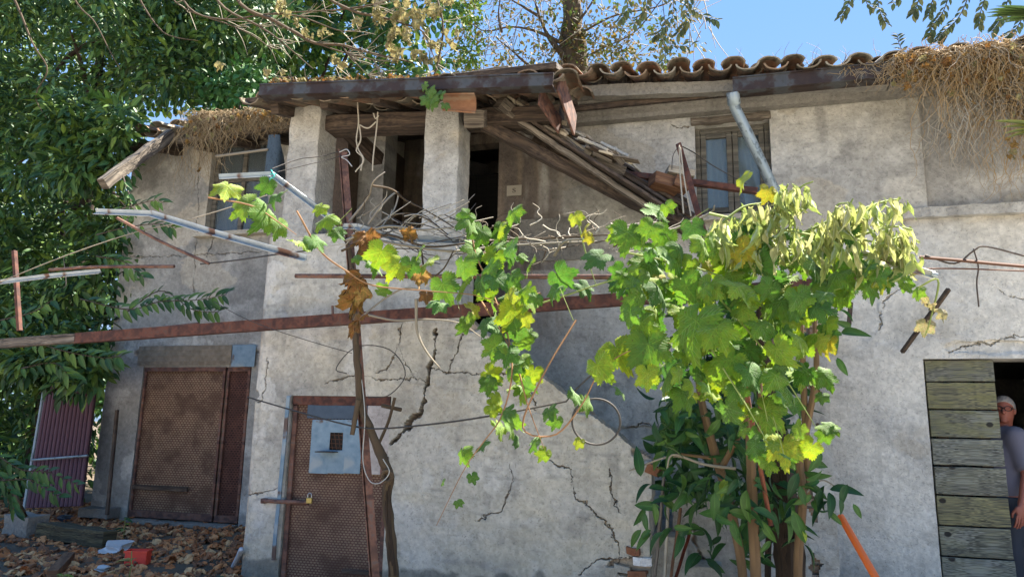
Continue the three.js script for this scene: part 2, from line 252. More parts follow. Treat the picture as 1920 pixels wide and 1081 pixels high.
function heightWall({ x0, x1, y0, y1, step, z0, lines = [[], []], inside, h, col, thick, fine }) {
  const axis = (a, b, extra) => { const n = Math.round((b - a) / step), l = []; for (let i = 0; i <= n; i++) l.push(mix(a, b, i / n)); for (const e of extra) { let k = 0; for (let i = 1; i <= n; i++) if (Math.abs(l[i] - e) < Math.abs(l[k] - e)) k = i; l[k] = e; } return l; };
  const X = axis(x0, x1, lines[0]), Y = axis(y0, y1, lines[1]), nx = X.length, ny = Y.length;
  const pos = [], uv = [], color = [], idx = [], id = new Int32Array(nx * ny).fill(-1), cell = new Uint8Array((nx - 1) * (ny - 1));
  for (let j = 0; j < ny - 1; j++) for (let i = 0; i < nx - 1; i++) cell[j * (nx - 1) + i] = inside((X[i] + X[i + 1]) / 2, (Y[j] + Y[j + 1]) / 2) ? 1 : 0;
  const vert = (i, j) => { const k = j * nx + i; if (id[k] < 0) { const x = X[i], y = Y[j], d = h(x, y), c = col(x, y, d); id[k] = pos.length / 3; pos.push(x, y, z0 + d); uv.push(x, y); color.push(c[0], c[1], c[2]); } return id[k]; };
  const has = (i, j) => i >= 0 && j >= 0 && i < nx - 1 && j < ny - 1 && cell[j * (nx - 1) + i];
  const skirt = [];
  const K = 5, fid = new Map();
  const fvert = (i, j, a, b) => {                                        // vertex of a refined cell beside a crack
    if (a === K) { i++; a = 0; } if (b === K) { j++; b = 0; } if (!a && !b) return vert(i, j);
    const key = (j * K + b) * nx * K + i * K + a; let v = fid.get(key);
    if (v === undefined) { const x = a ? mix(X[i], X[i + 1], a / K) : X[i], y = b ? mix(Y[j], Y[j + 1], b / K) : Y[j], d = h(x, y), c = col(x, y, d); v = pos.length / 3; pos.push(x, y, z0 + d); uv.push(x, y); color.push(c[0], c[1], c[2]); fid.set(key, v); }
    return v;
  };
  for (let j = 0; j < ny - 1; j++) for (let i = 0; i < nx - 1; i++) if (has(i, j)) {
    if (fine && fine((X[i] + X[i + 1]) / 2, (Y[j] + Y[j + 1]) / 2)) {
      for (let q = 0; q < K; q++) for (let p = 0; p < K; p++) { const a = fvert(i, j, p, q), b = fvert(i, j, p + 1, q), c = fvert(i, j, p, q + 1), d = fvert(i, j, p + 1, q + 1); idx.push(a, b, c, b, d, c); }
      const a = vert(i, j), b = vert(i + 1, j), c = vert(i, j + 1), d = vert(i + 1, j + 1);
      if (!has(i - 1, j)) skirt.push([c, a]); if (!has(i + 1, j)) skirt.push([b, d]); if (!has(i, j - 1)) skirt.push([a, b]); if (!has(i, j + 1)) skirt.push([d, c]);
      continue;
    }
    const a = vert(i, j), b = vert(i + 1, j), c = vert(i, j + 1), d = vert(i + 1, j + 1); idx.push(a, b, c, b, d, c);
    if (!has(i - 1, j)) skirt.push([c, a]); if (!has(i + 1, j)) skirt.push([b, d]); if (!has(i, j - 1)) skirt.push([a, b]); if (!has(i, j + 1)) skirt.push([d, c]);
  }
  for (const [a, b] of skirt) {
    const k = pos.length / 3; for (const v of [a, b]) for (const q of [0, 1]) { pos.push(pos[v * 3], pos[v * 3 + 1], q ? z0 - thick : pos[v * 3 + 2]); uv.push(pos[v * 3] + (q ? thick : 0), pos[v * 3 + 1] + (q ? thick : 0)); color.push(color[v * 3], color[v * 3 + 1], color[v * 3 + 2]); }
    idx.push(k, k + 1, k + 2, k + 2, k + 1, k + 3);
  }
  const g = new THREE.BufferGeometry(); g.setAttribute('position', new THREE.Float32BufferAttribute(pos, 3)); g.setAttribute('uv', new THREE.Float32BufferAttribute(uv, 2)); g.setAttribute('color', new THREE.Float32BufferAttribute(color, 3)); g.setIndex(idx); g.computeVertexNormals(); return g;
}
// weathered lime render: pale base, dark algae blotches, streaks below the eaves, ochre stains
const flake = (x, y, seed) => [sst(0.20, 0.215, fbm(x * 0.9 + seed, y * 1.3, seed + 51, 6)), sst(0.235, 0.245, fbm(x * 1.4, y * 1.1 + seed, seed + 57, 6))]; // thin coats that have flaked away or been patched
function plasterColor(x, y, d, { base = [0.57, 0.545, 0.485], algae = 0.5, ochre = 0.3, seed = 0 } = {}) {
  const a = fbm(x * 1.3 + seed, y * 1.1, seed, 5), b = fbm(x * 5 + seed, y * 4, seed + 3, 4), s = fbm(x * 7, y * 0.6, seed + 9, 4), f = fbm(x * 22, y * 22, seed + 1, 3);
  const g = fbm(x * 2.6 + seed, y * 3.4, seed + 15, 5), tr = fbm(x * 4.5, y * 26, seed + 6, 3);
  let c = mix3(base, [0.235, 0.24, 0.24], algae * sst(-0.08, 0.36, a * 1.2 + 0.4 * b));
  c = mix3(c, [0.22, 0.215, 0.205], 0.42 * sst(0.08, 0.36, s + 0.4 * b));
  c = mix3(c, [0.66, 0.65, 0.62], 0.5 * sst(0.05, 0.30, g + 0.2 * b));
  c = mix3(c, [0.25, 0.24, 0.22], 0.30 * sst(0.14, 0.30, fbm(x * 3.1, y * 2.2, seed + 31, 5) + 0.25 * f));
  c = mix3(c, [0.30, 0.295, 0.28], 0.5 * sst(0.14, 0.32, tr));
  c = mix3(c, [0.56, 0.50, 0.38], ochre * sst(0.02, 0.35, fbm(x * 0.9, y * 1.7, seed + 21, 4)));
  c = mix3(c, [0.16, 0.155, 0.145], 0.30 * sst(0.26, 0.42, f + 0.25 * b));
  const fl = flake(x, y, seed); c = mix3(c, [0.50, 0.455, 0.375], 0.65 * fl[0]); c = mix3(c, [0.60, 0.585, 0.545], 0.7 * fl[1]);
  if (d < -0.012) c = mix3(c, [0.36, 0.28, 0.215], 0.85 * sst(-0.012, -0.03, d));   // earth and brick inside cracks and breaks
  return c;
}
function vcol(g, seed) { const p = g.attributes.position, c = new Float32Array(p.count * 3); for (let i = 0; i < p.count; i++) c.set(plasterColor(p.getX(i) + p.getZ(i), p.getY(i), 0, { base: [0.48, 0.47, 0.44], algae: 0.15, ochre: 0.2, seed }), i * 3); g.setAttribute('color', new THREE.BufferAttribute(c, 3)); return g; }
const LZ = -0.3;                                                         // left wall stands back a little
const wl = { doorL: at(256, 800, LZ).x, doorR: at(462, 800, LZ).x, doorT: at(360, 688, LZ).y, edge: at(200, 700, LZ).x, winL: at(392, 340, LZ).x, winR: at(505, 340, LZ).x, winT: at(440, 262, LZ).y, winB: at(440, 436, LZ).y };
const PZ = 1.2, STAIR0 = at(868, 592, PZ), STAIR1 = at(1232, 872, PZ);
const porchTop = at(700, 432, PZ).y, porchL = at(472, 800, PZ).x, porchR = at(866, 500, PZ).x;
const stairY = (x) => STAIR0.y + (x - STAIR0.x) * (STAIR1.y - STAIR0.y) / (STAIR1.x - STAIR0.x);
const pdoor = { l: at(537, 860, PZ).x, r: at(727, 860, PZ).x, t: at(630, 742, PZ).y, b: 0.24 };
const wr = { doorL: at(1737, 740, 0).x, doorR: 2.72, doorT: at(1800, 672, 0).y, winL: at(1304, 280, 0).x, winR: at(1446, 280, 0).x, winT: at(1370, 230, 0).y, winB: 3.42, stepX: at(1733, 300, 0).x, stringY: at(1780, 397, 0).y };
const ldoor = { l: at(866, 350, 0).x, r: at(934, 350, 0).x, t: at(900, 266, 0).y, b: 2.16 };
{
  // porch block with the parapet and the outside stair's sloping wall
  const cr = [crack(PZ, 0.021, [[735, 830], [762, 800], [790, 772], [801, 716], [806, 690], [815, 655], [817, 622]], 0.13), crack(PZ, 0.0049, [[806, 690], [838, 697], [856, 660], [872, 618]]), crack(PZ, 0.0054, [[801, 716], [772, 706], [748, 652], [754, 600]]),
    crack(PZ, 0.0049, [[838, 697], [905, 703], [960, 698]]), crack(PZ, 0.0049, [[462, 742], [492, 752], [502, 690], [500, 672]]), crack(PZ, 0.0054, [[1030, 862], [1068, 882], [1080, 935], [1108, 952], [1150, 996], [1158, 1042], [1150, 1075]]), crack(PZ, 0.0043, [[892, 976], [940, 958], [960, 908], [958, 870]]),
    crack(PZ, 0.0049, [[706, 700], [724, 690], [742, 655]]), crack(PZ, 0.0043, [[610, 720], [660, 702], [720, 712], [770, 708]]), crack(PZ, 0.0038, [[1145, 880], [1148, 930], [1170, 960]]), crack(PZ, 0.0060, [[1085, 1078], [1120, 1052], [1170, 1045], [1216, 1046]], 0.04), crack(PZ, 0.0071, [[453, 930], [480, 925], [520, 915]]), crack(PZ, 0.0038, [[1000, 640], [990, 700], [1004, 770]])];
  const e0 = at(1214, 980, PZ).x, sp = [[at(1185, 1062, PZ).x, at(1185, 1062, PZ).y, 0.16, 0.06, 0.05], [at(1212, 850, PZ).x, at(1212, 850, PZ).y, 0.09, 0.05, 0.05], [at(884, 605, PZ).x, at(884, 605, PZ).y, 0.09, 0.07, 0.035], [at(1100, 770, PZ).x, at(1100, 770, PZ).y, 0.10, 0.02, 0.03], [porchL, at(470, 740, PZ).y, 0.05, 0.03, 0.05]];
  const inside = (x, y) => { if (x > pdoor.l && x < pdoor.r && y < pdoor.t) return false; if (x < porchR) return y < porchTop + 0.012 * fbm(x * 5, 3, 1, 2); const t = stairY(x) + 0.02 * fbm(x * 11, 1, 4, 3); return y < t && x < e0 + 0.05 * fbm(y * 6, 2, 8, 3) + 0.02; };
  const h = (x, y) => -0.004 * flake(x, y, 3)[0] + 0.003 * flake(x, y, 3)[1] + 0.012 * fbm(x * 1.6, y * 1.6, 3, 3) + 0.006 * fbm(x * 9, y * 9, 5, 3) - crackDepth(cr, x, y) - spall(sp, x, y) - 0.02 * sst(porchL + 0.05, porchL, x);
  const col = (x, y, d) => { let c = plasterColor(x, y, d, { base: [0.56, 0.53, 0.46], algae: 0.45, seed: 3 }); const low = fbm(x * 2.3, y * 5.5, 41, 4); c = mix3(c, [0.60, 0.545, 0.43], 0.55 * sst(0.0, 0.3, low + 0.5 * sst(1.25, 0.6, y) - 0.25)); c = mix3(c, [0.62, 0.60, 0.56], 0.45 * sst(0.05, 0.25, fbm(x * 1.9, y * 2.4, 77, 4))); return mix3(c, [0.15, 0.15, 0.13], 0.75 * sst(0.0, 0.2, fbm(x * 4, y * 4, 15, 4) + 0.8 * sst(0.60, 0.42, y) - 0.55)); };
  part('wall', heightWall({ x0: porchL, x1: -0.2, y0: 0, y1: porchTop + 0.02, step: 0.0105, z0: PZ, fine: nearCrack(cr), lines: [[pdoor.l, pdoor.r, porchR], [pdoor.t]], inside, h, col, thick: 0.3 }), M.plaster, house);
  // main wall: loggia back, stair back wall, window wall and the right doorway
  const crb = [crack(0, 0.0066, [[1780, 662], [1800, 655], [1832, 640], [1862, 648], [1885, 634], [1925, 630]], 0.035), crack(0, 0.0043, [[1690, 540], [1655, 565], [1652, 600], [1655, 618]]), crack(0, 0.0049, [[1260, 232], [1278, 240], [1290, 236]]), crack(0, 0.0038, [[1540, 660], [1545, 760], [1540, 800]]), crack(0, 0.0043, [[1180, 800], [1215, 795], [1260, 805]], 0.03), crack(0, 0.0038, [[1872, 540], [1890, 555], [1925, 560]]), crack(0, 0.0043, [[1010, 418], [960, 422], [962, 452]])];
  const spb = [[at(1622, 590, 0).x, at(1622, 590, 0).y, 0.14, 0.2, 0.012], [at(1860, 650, 0).x, at(1860, 650, 0).y, 0.34, 0.05, 0.025], [at(1215, 830, 0).x, at(1215, 830, 0).y, 0.3, 0.14, 0.02]];
  const insb = (x, y) => !((x < ldoor.r && y > 2.12) || (x > wr.winL && x < wr.winR && y > wr.winB && y < wr.winT) || (x > wr.doorL && x < wr.doorR && y > 0.16 && y < wr.doorT));
  const hb = (x, y) => -0.004 * flake(x, y, 19)[0] + 0.003 * flake(x, y, 19)[1] + 0.012 * fbm(x * 1.4, y * 1.4, 13, 3) + 0.006 * fbm(x * 8, y * 8, 25, 3) - crackDepth(crb, x, y) - spall(spb, x, y) - 0.07 * (x > wr.stepX && y > wr.stringY + 0.03 ? 1 : 0) - 0.004 * sst(-0.15, 0.1, fbm(x * 2, y * 2, 44, 3)) - 0.006 * sst(0.0, -0.03, x - wr.stepX + 0.8) * 0;
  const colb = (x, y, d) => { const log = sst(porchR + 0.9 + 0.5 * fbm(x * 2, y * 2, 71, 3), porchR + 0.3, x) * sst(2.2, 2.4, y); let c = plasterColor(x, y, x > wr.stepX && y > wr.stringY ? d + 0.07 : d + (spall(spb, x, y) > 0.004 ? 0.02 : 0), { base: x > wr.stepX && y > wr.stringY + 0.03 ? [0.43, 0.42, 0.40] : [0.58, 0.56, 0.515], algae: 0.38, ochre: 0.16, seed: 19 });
    c = mix3(c, mix3([0.135, 0.105, 0.088], [0.25, 0.19, 0.14], sst(-0.1, 0.3, fbm(x * 9, y * 0.9, 35, 4))), 0.92 * log * sst(-0.5, 0.0, fbm(x * 6, y * 1.2, 33, 4))); c = mix3(c, [0.74, 0.71, 0.64], 0.8 * sst(0.7, 1.1, x) * sst(3.3, 3.2, y) * sst(-0.45, 0.1, fbm(x * 1.7, y * 1.5, 93, 4))); if (x < 0.3 && y < 3.0) c = mix3(c, [0.55, 0.53, 0.49], 0.5 * sst(-0.2, 0.25, fbm(x * 2, y * 2, 55, 4))); return c; };  // loggia brown darkened for shade; stair back wall lightened to lift its shade
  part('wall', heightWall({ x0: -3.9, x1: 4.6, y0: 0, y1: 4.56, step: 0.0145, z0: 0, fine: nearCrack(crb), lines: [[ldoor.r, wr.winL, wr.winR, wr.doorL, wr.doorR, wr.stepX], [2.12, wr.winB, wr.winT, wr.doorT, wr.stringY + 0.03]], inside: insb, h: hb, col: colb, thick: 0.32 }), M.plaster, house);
  { // loggia recess back: smoke streaks and recess shade in its colour; dark doorway
    const zb = -1.5, dl = at(858, 350, zb).x, dr = at(946, 350, zb).x, dt = at(900, 270, zb).y;
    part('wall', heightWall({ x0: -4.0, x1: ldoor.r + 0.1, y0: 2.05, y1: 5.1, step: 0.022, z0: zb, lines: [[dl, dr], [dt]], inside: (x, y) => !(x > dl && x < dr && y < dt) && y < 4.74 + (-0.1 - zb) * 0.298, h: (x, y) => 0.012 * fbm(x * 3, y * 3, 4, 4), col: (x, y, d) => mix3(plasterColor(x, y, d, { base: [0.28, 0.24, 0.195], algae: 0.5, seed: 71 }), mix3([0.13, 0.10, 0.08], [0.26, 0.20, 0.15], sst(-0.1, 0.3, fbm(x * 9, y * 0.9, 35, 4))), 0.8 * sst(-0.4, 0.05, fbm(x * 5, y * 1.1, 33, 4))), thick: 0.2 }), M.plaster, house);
    part('wall', slab(0.25, 2.9, 1.16, 0).translate(ldoor.r + 0.127, 3.4, -0.91), M.sootShade, house); part('wall', slab(0.25, 2.9, 1.2, 0).translate(-3.84, 3.4, -0.95), M.sootShade, house); part('floor', slab(2.2, 0.11, 1.75, 0).translate(-3.0, 2.06, -0.64), M.mortar, house);
  }
  // left wall, base colour darkened for the shade of the tree
  const crl = [crack(LZ, 0.0049, [[362, 560], [366, 480], [372, 360], [370, 300]], 0.02), crack(LZ, 0.0043, [[385, 480], [395, 460], [405, 440]]), crack(LZ, 0.0043, [[240, 482], [330, 480], [440, 474], [520, 470]], 0.02)];
  const spl = [[at(265, 665, LZ).x, at(265, 665, LZ).y, 0.10, 0.06, 0.03], [at(400, 660, LZ).x, at(400, 660, LZ).y, 0.55, 0.05, 0.02]];
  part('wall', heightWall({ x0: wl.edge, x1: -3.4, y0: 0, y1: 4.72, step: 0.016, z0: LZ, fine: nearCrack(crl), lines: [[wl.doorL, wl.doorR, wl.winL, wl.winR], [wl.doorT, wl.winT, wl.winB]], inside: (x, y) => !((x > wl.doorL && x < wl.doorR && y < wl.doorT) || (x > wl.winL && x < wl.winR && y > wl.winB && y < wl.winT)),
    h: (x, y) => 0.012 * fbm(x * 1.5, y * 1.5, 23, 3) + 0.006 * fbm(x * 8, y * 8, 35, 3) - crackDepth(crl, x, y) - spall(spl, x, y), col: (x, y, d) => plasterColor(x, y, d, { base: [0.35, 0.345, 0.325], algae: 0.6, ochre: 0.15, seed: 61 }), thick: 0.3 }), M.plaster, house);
  // the rest of the shell: sides, back, floors, porch side walls
  const shell = (x0, x1, y0, y1, z0, z1, name = 'wall') => part(name, slab(x1 - x0, y1 - y0, z1 - z0, 0).translate((x0 + x1) / 2, (y0 + y1) / 2, (z0 + z1) / 2), name === 'floor' ? M.mortar : M.stone, house);
  shell(wl.edge, wl.edge + 0.25, 0, 4.74, -5, LZ - 0.02); shell(4.35, 4.6, 0, 4.56, -5, -0.02); shell(wl.edge, 4.6, 0, 6.2, -5.25, -5); const gable = (x, y0, y1) => part('gable', new THREE.ExtrudeGeometry(new THREE.Shape([[0.02, y0], [5, y0], [5, y1]].map(([a, b]) => new THREE.Vector2(a, b))), { depth: 0.2, bevelEnabled: false }).rotateY(Math.PI / 2).translate(x, 0, LZ + 0.28), M.stone, house); gable(wl.edge + 0.02, 4.74, 6.06); gable(4.37, 4.562, 6.0); gable(-3.93, 4.664, 6.05);
  shell(wl.edge + 0.26, 4.34, 2.3, 2.45, -4.99, LZ - 0.31, 'floor'); shell(1.0, 4.34, 2.31, 2.44, LZ - 0.30, -0.33, 'floor'); shell(1.1, 1.25, 0, 2.28, -4.9, -0.34); shell(1.26, 4.34, 0.05, 0.15, -4.9, 0.02, 'floor');
  part('wall', slab(0.25, 4.66, 0.27, 0).translate(-3.825, 2.33, -0.165), M.sootShade, house);
  shell(porchL + 0.02, porchL + 0.27, 0, porchTop - 0.02, 0.02, PZ - 0.31); shell(porchL + 0.28, porchR, 2.0, 2.12, 0.02, PZ - 0.31, 'floor');
  const steps = 9; for (let i = 0; i < steps; i++) { const xa = porchR + i * 0.24, y = 2.12 - (i + 1) * 0.19; part('step', slab(0.25, Math.max(0.1, y - 0.05), 1.0, 0.004).translate(xa + 0.12, (y + 0.05) / 2, 0.52), M.stone, house); }
  // pillars of the loggia
  for (const [l, r, yt] of [[at(546, 210, PZ).x, at(601, 210, PZ).x, 4.34], [at(800, 210, PZ).x, at(860, 210, PZ).x, 4.24]]) { const w = r - l + 0.015; const g = slab(w, yt - porchTop + 0.02, 0.30, 0.012, 5, 0.03, l, 0.012); g.translate((l + r) / 2, (yt + porchTop - 0.02) / 2, PZ - 0.148); vcol(g, 5 + l); part('pillar', g, M.pillar, house); }
  // cornice under the right eave, string course, lintels
  const prof = [[0, 0], [0, 0.10], [0.035, 0.12], [0.055, 0.17], [0.095, 0.19], [0.115, 0.26], [0.17, 0.28], [0.17, 0]];
  const cy = (x) => (x < 0 ? 4.405 : 4.365);
  part('cornice', profileGeo(prof.map(([a, b]) => [a, b + 0.012]), V(-1.75, cy(-1.2), 0), V(4.6, cy(2.8), 0), V(0, 1, 0)), M.mortar, house);
  part('string_course', vcol(roughen(uvBox(new THREE.BoxGeometry(3.0, 0.085, 0.09, 200, 4, 4)), 0.008, 9).translate(at(1690, 405, 0).x + 1.5, wr.stringY - 0.01, 0.025), 9), M.pillar, house);
  part('lintel', beamGeo(V(-3.66, 4.20, PZ - 0.18), V(-1.15, 4.06, PZ - 0.18), 0.14, 0.2, V(0, 1, 0), 0.008), M.darkWood, house);
}
// ---------------------------------------------------------------- roofs
function coppo(len = 0.44, r0 = 0.098, r1 = 0.078, th = 0.014, seg = 9) { // one barrel tile along +z (wide end at z = len), arched upwards
  const pos = [], uv = [], idx = [], nz = 2;
  for (let s = 0; s < 2; s++) for (let k = 0; k <= nz; k++) for (let i = 0; i <= seg; i++) { const t = k / nz, a = Math.PI * (0.06 + 0.88 * i / seg), r = mix(r1, r0, t) - s * th; pos.push(Math.cos(a) * r, Math.sin(a) * r * 0.66, t * len); uv.push(i / seg * 0.3, t * len); }
  const q = (s, k, i) => s * (nz + 1) * (seg + 1) + k * (seg + 1) + i;
  for (let k = 0; k < nz; k++) for (let i = 0; i < seg; i++) { idx.push(q(0, k, i), q(0, k + 1, i), q(0, k, i + 1), q(0, k, i + 1), q(0, k + 1, i), q(0, k + 1, i + 1)); idx.push(q(1, k, i), q(1, k, i + 1), q(1, k + 1, i), q(1, k, i + 1), q(1, k + 1, i + 1), q(1, k + 1, i)); }
  for (const k of [0, nz]) for (let i = 0; i < seg; i++) idx.push(q(0, k, i), q(1, k, i), q(0, k, i + 1), q(0, k, i + 1), q(1, k, i), q(1, k, i + 1));
  for (const i of [0, seg]) for (let k = 0; k < nz; k++) idx.push(q(0, k, i), q(0, k + 1, i), q(1, k, i), q(1, k, i), q(0, k + 1, i), q(1, k + 1, i));
  const g = new THREE.BufferGeometry(); g.setAttribute('position', new THREE.Float32BufferAttribute(pos, 3)); g.setAttribute('uv', new THREE.Float32BufferAttribute(uv, 2)); g.setIndex(idx); const h = g.toNonIndexed(); h.computeVertexNormals(); return h;
}
const tileGeos = [0, 1, 2].map((i) => { const g = mergeVertices(coppo(0.44, 0.097 + 0.004 * i), 1e-5); return roughen(g, 0.006, 16, i * 7); });
function roofTiles(root, xa, xb, pitch, yf, zf, slope, rows, r, jit = 1) {
  const c = Math.cos(slope), s = Math.sin(slope);
  for (let i = 0, n = Math.round((xb - xa) / pitch); i <= n; i++) for (let row = 0; row < rows; row++) for (const up of [0, 1]) {
    const m = part('roof_tile', tileGeos[Math.floor(r() * 3)], M.tile[Math.floor(r() * 4)], root), x = xa + (i + (up ? 0.5 : 0)) * pitch + rr(-0.014, 0.014, r) * jit, b = (row + 1) * 0.33 + (up ? 0.02 : 0) + rr(-0.035, 0.03, r) * jit, y = yf(x);
    m.position.set(x, y + b * s + (up ? 0.062 : 0.075) + row * 0.012 + rr(-0.008, 0.01, r) * jit, zf - b * c);
    m.rotation.set(slope + rr(-0.03, 0.03, r) * jit, rr(-0.07, 0.07, r) * jit, (up ? 0 : Math.PI) + rr(-0.1, 0.1, r) * jit);
  }
}
{
  const r = rng(21), SL = 0.29;
  // right roof
  const eY = (x) => { const a = at(1090, 168, 0.42), b = at(1600, 150, 0.42); return mix(a.y, b.y, clamp((x - a.x) / (b.x - a.x), -0.1, 1.1)) + 0.05; };
  const root = new THREE.Group(); root.name = 'roof'; house.add(root);
  const deck = (x0, x1, y0, y1, z0, z1, th, mat) => part('deck', beamGeo(V((x0 + x1) / 2, y0, z0), V((x0 + x1) / 2, y1, z1), th, x1 - x0, V(0, 1, 0), 0.004), mat, root);
  deck(-1.35, 4.75, 4.47, 4.49 + 5.59 * Math.tan(SL), 0.29, -5.3, 0.05, M.darkWood); deck(-3.74, -1.351, 4.74, 4.74 + 5.0 * Math.tan(SL), -0.1, -5.3, 0.05, M.darkWood);
  roofTiles(root, -1.28, 4.6, 0.235, eY, 0.52, SL, 4, r);
  part('eave_bed', beamGeo(V(-1.32, eY(-1.32) - 0.055, 0.36), V(1.45, eY(1.45) - 0.055, 0.36), 0.11, 0.10, V(0, 1, 0), 0.012), M.mortar, root); part('eave_bed', beamGeo(V(1.455, eY(1.5) - 0.055, 0.36), V(4.6, eY(4) - 0.055, 0.36), 0.11, 0.10, V(0, 1, 0), 0.012), M.mortar, root);
  // porch roof and the left roof
  deck(-3.85, -1.08, 4.24, 4.75, 1.56, -0.14, 0.05, M.darkWood);
  const root2 = new THREE.Group(); root2.name = 'roof'; house.add(root2);
  roofTiles(root2, -3.7, -1.15, 0.23, (x) => mix(4.21, 4.09, (x + 3.7) / 2.6), 1.49, 0.27, 3, r, 1.6);
  const lY = at(300, 250, 0.1).y;
  part('deck', beamGeo(V(-5.35, lY - 0.08, 0.05), V(-5.35, lY + 1.4, -5.2), 0.05, 3.3, V(0, 1, 0), 0.004), M.darkWood, root2);
  roofTiles(root2, at(268, 250, 0.1).x, -3.9, 0.225, () => lY - 0.03, 0.12, 0.27, 3, r, 1.8);
  for (let i = 0; i < 6; i++) part('rafter', beamGeo(V(-6.6 + i * 0.5, lY - 0.15, 0.02), V(-6.6 + i * 0.5, lY - 0.02, -0.5), 0.09, 0.08, V(0, 1, 0), 0.006, i), M.darkWood, root2);
  part('eave_board', beamGeo(at(330, 262, 0.08), at(545, 230, 0.08), 0.10, 0.03, V(0, 1, 0), 0.006), M.wood, root2);
  for (let i = 0; i < 6; i++) { const x = -3.6 + i * 0.48; part('rafter', beamGeo(V(x, 4.20, 1.45), V(x, 4.62, 0.02), 0.09, 0.08, V(0, 1, 0), 0.006, i), M.darkWood, root2); }
  part('plank', beamGeo(at(868, 142, 1.4), at(958, 128, 1.4), 0.03, 0.14, V(0, 1, 0.3), 0.006), M.wood, root2);
  part('brace', beamGeo(at(610, 205, 0.95), at(710, 300, 0.15), 0.12, 0.12, V(0, 1, 0), 0.006), M.darkWood, root2);
  // gutters
  const gp = (h, d) => [[0, 0.004], [0.004, 0], [0.004, -d], [h, -d], [h, -d - 0.016], [h - 0.012, -d - 0.016], [h - 0.012, -d - 0.006], [-0.006, -d - 0.006], [-0.012, -d + 0.03], [-0.012, 0.004]];
  const flip = (p) => p.map(([a, b]) => [a, -b]);
  part('gutter', profileGeo(flip(gp(0.092, 0.10)), at(498, 187, 1.60), at(1042, 170, 1.60), V(0, 1, 0)), M.gutter, house);
  part('gutter', profileGeo(flip(gp(0.12, 0.12)), at(1374, 182, 0.44), at(1760, 148, 0.44).setX(4.7), V(0, 1, 0)), M.gutter, house);
  part('fascia_sheet', beamGeo(at(1048, 150, 1.52), at(1078, 235, 1.05), 0.02, 0.22, V(1, 0.2, 0.6), 0.006), M.rust, house);
  part('fascia_sheet', beamGeo(at(1012, 180, 1.45), at(1050, 236, 1.1), 0.02, 0.16, V(1, 0.1, 0.5), 0.006), M.rust, house);
  // downpipe
  const dp = [at(1374, 178, 0.52), at(1378, 200, 0.47), at(1400, 245, 0.40), at(1440, 330, 0.28), at(1462, 375, 0.20)];
  const d = part('downpipe', tube(dp, 0.045, 14, true), M.zinc, house); part('collar', tube([at(1374, 172, 0.525), at(1377, 196, 0.475)], 0.055, 14, false), M.zinc, d);
}
// ---------------------------------------------------------------- doors, windows and fittings of the house
function slotTex(w, h, nx, ny) {                                         // expanded metal: staggered slots cut through the sheet
  return tex(w, h, (u, v) => { const row = Math.floor(v * ny), fu = (u * nx + (row % 2) * 0.5) % 1, fv = (v * ny) % 1, k = Math.hypot(Math.max(0, Math.abs(fu - 0.5) - 0.20) / 0.16, Math.max(0, Math.abs(fv - 0.5) - 0.08) / 0.22); return g1(k < 1 ? 0 : 1); }, false); }
const slots = slotTex(256, 256, 10, 16);                                 // one tile = 0.25 m
const meshMap = tex(512, 512, (u, v) => { const a = rA(u, v), b = rB(u, v); let c = mix3([0.36, 0.27, 0.24], [0.56, 0.43, 0.37], b); c = mix3(c, [0.33, 0.24, 0.21], 0.6 * sst(0.42, 0.72, a + 0.4 * (b - 0.5))); return mix3(c, [0.72, 0.70, 0.66], 0.8 * sst(0.70, 0.76, pD(u, v)) * sst(0.4, 0.55, pA(u, v))); }, true);
function meshMat(color, aniso) { const m = std({ map: meshMap.clone(), bumpMap: rustBump, bumpScale: 0.002, color, alphaMap: slots.clone(), alphaTest: 0.5, side: THREE.DoubleSide, roughness: 0.85 }); m.map.repeat.set(1, 1); m.alphaMap.repeat.set(aniso || 3.3, aniso || 3.3); m.map.needsUpdate = m.alphaMap.needsUpdate = true; return m; }
const meshDark = meshMat(0xd9c0b8), meshPale = meshMat(0xe8d4c4, 2.6), meshLeft = meshMat(0xc9aca4, 2.6);
const backing = std({ map: tex(512, 512, (u, v) => { const a = rA(u, v), b = rB(u, v); return mix3(mix3([0.66, 0.61, 0.54], [0.84, 0.79, 0.70], b), [0.36, 0.31, 0.26], 0.6 * sst(0.45, 0.7, a)); }, true), color: 0xd8d0c0 });
const backDark = std({ map: rustMap, color: 0x9a8d86 });
function sheet(w, h, mat, m4, amp = 0.006) { const g = new THREE.PlaneGeometry(w, h, Math.max(2, Math.round(w / 0.05)), Math.max(2, Math.round(h / 0.05))); const p = g.attributes.position, uv = g.attributes.uv; for (let i = 0; i < p.count; i++) { p.setZ(i, amp * fbm(p.getX(i) * 3 + w * 9, p.getY(i) * 3 + h, 2, 3)); uv.setXY(i, p.getX(i), p.getY(i)); } g.computeVertexNormals(); return g.applyMatrix4(m4); }
const T = (x, y, z) => new THREE.Matrix4().makeTranslation(x, y, z);
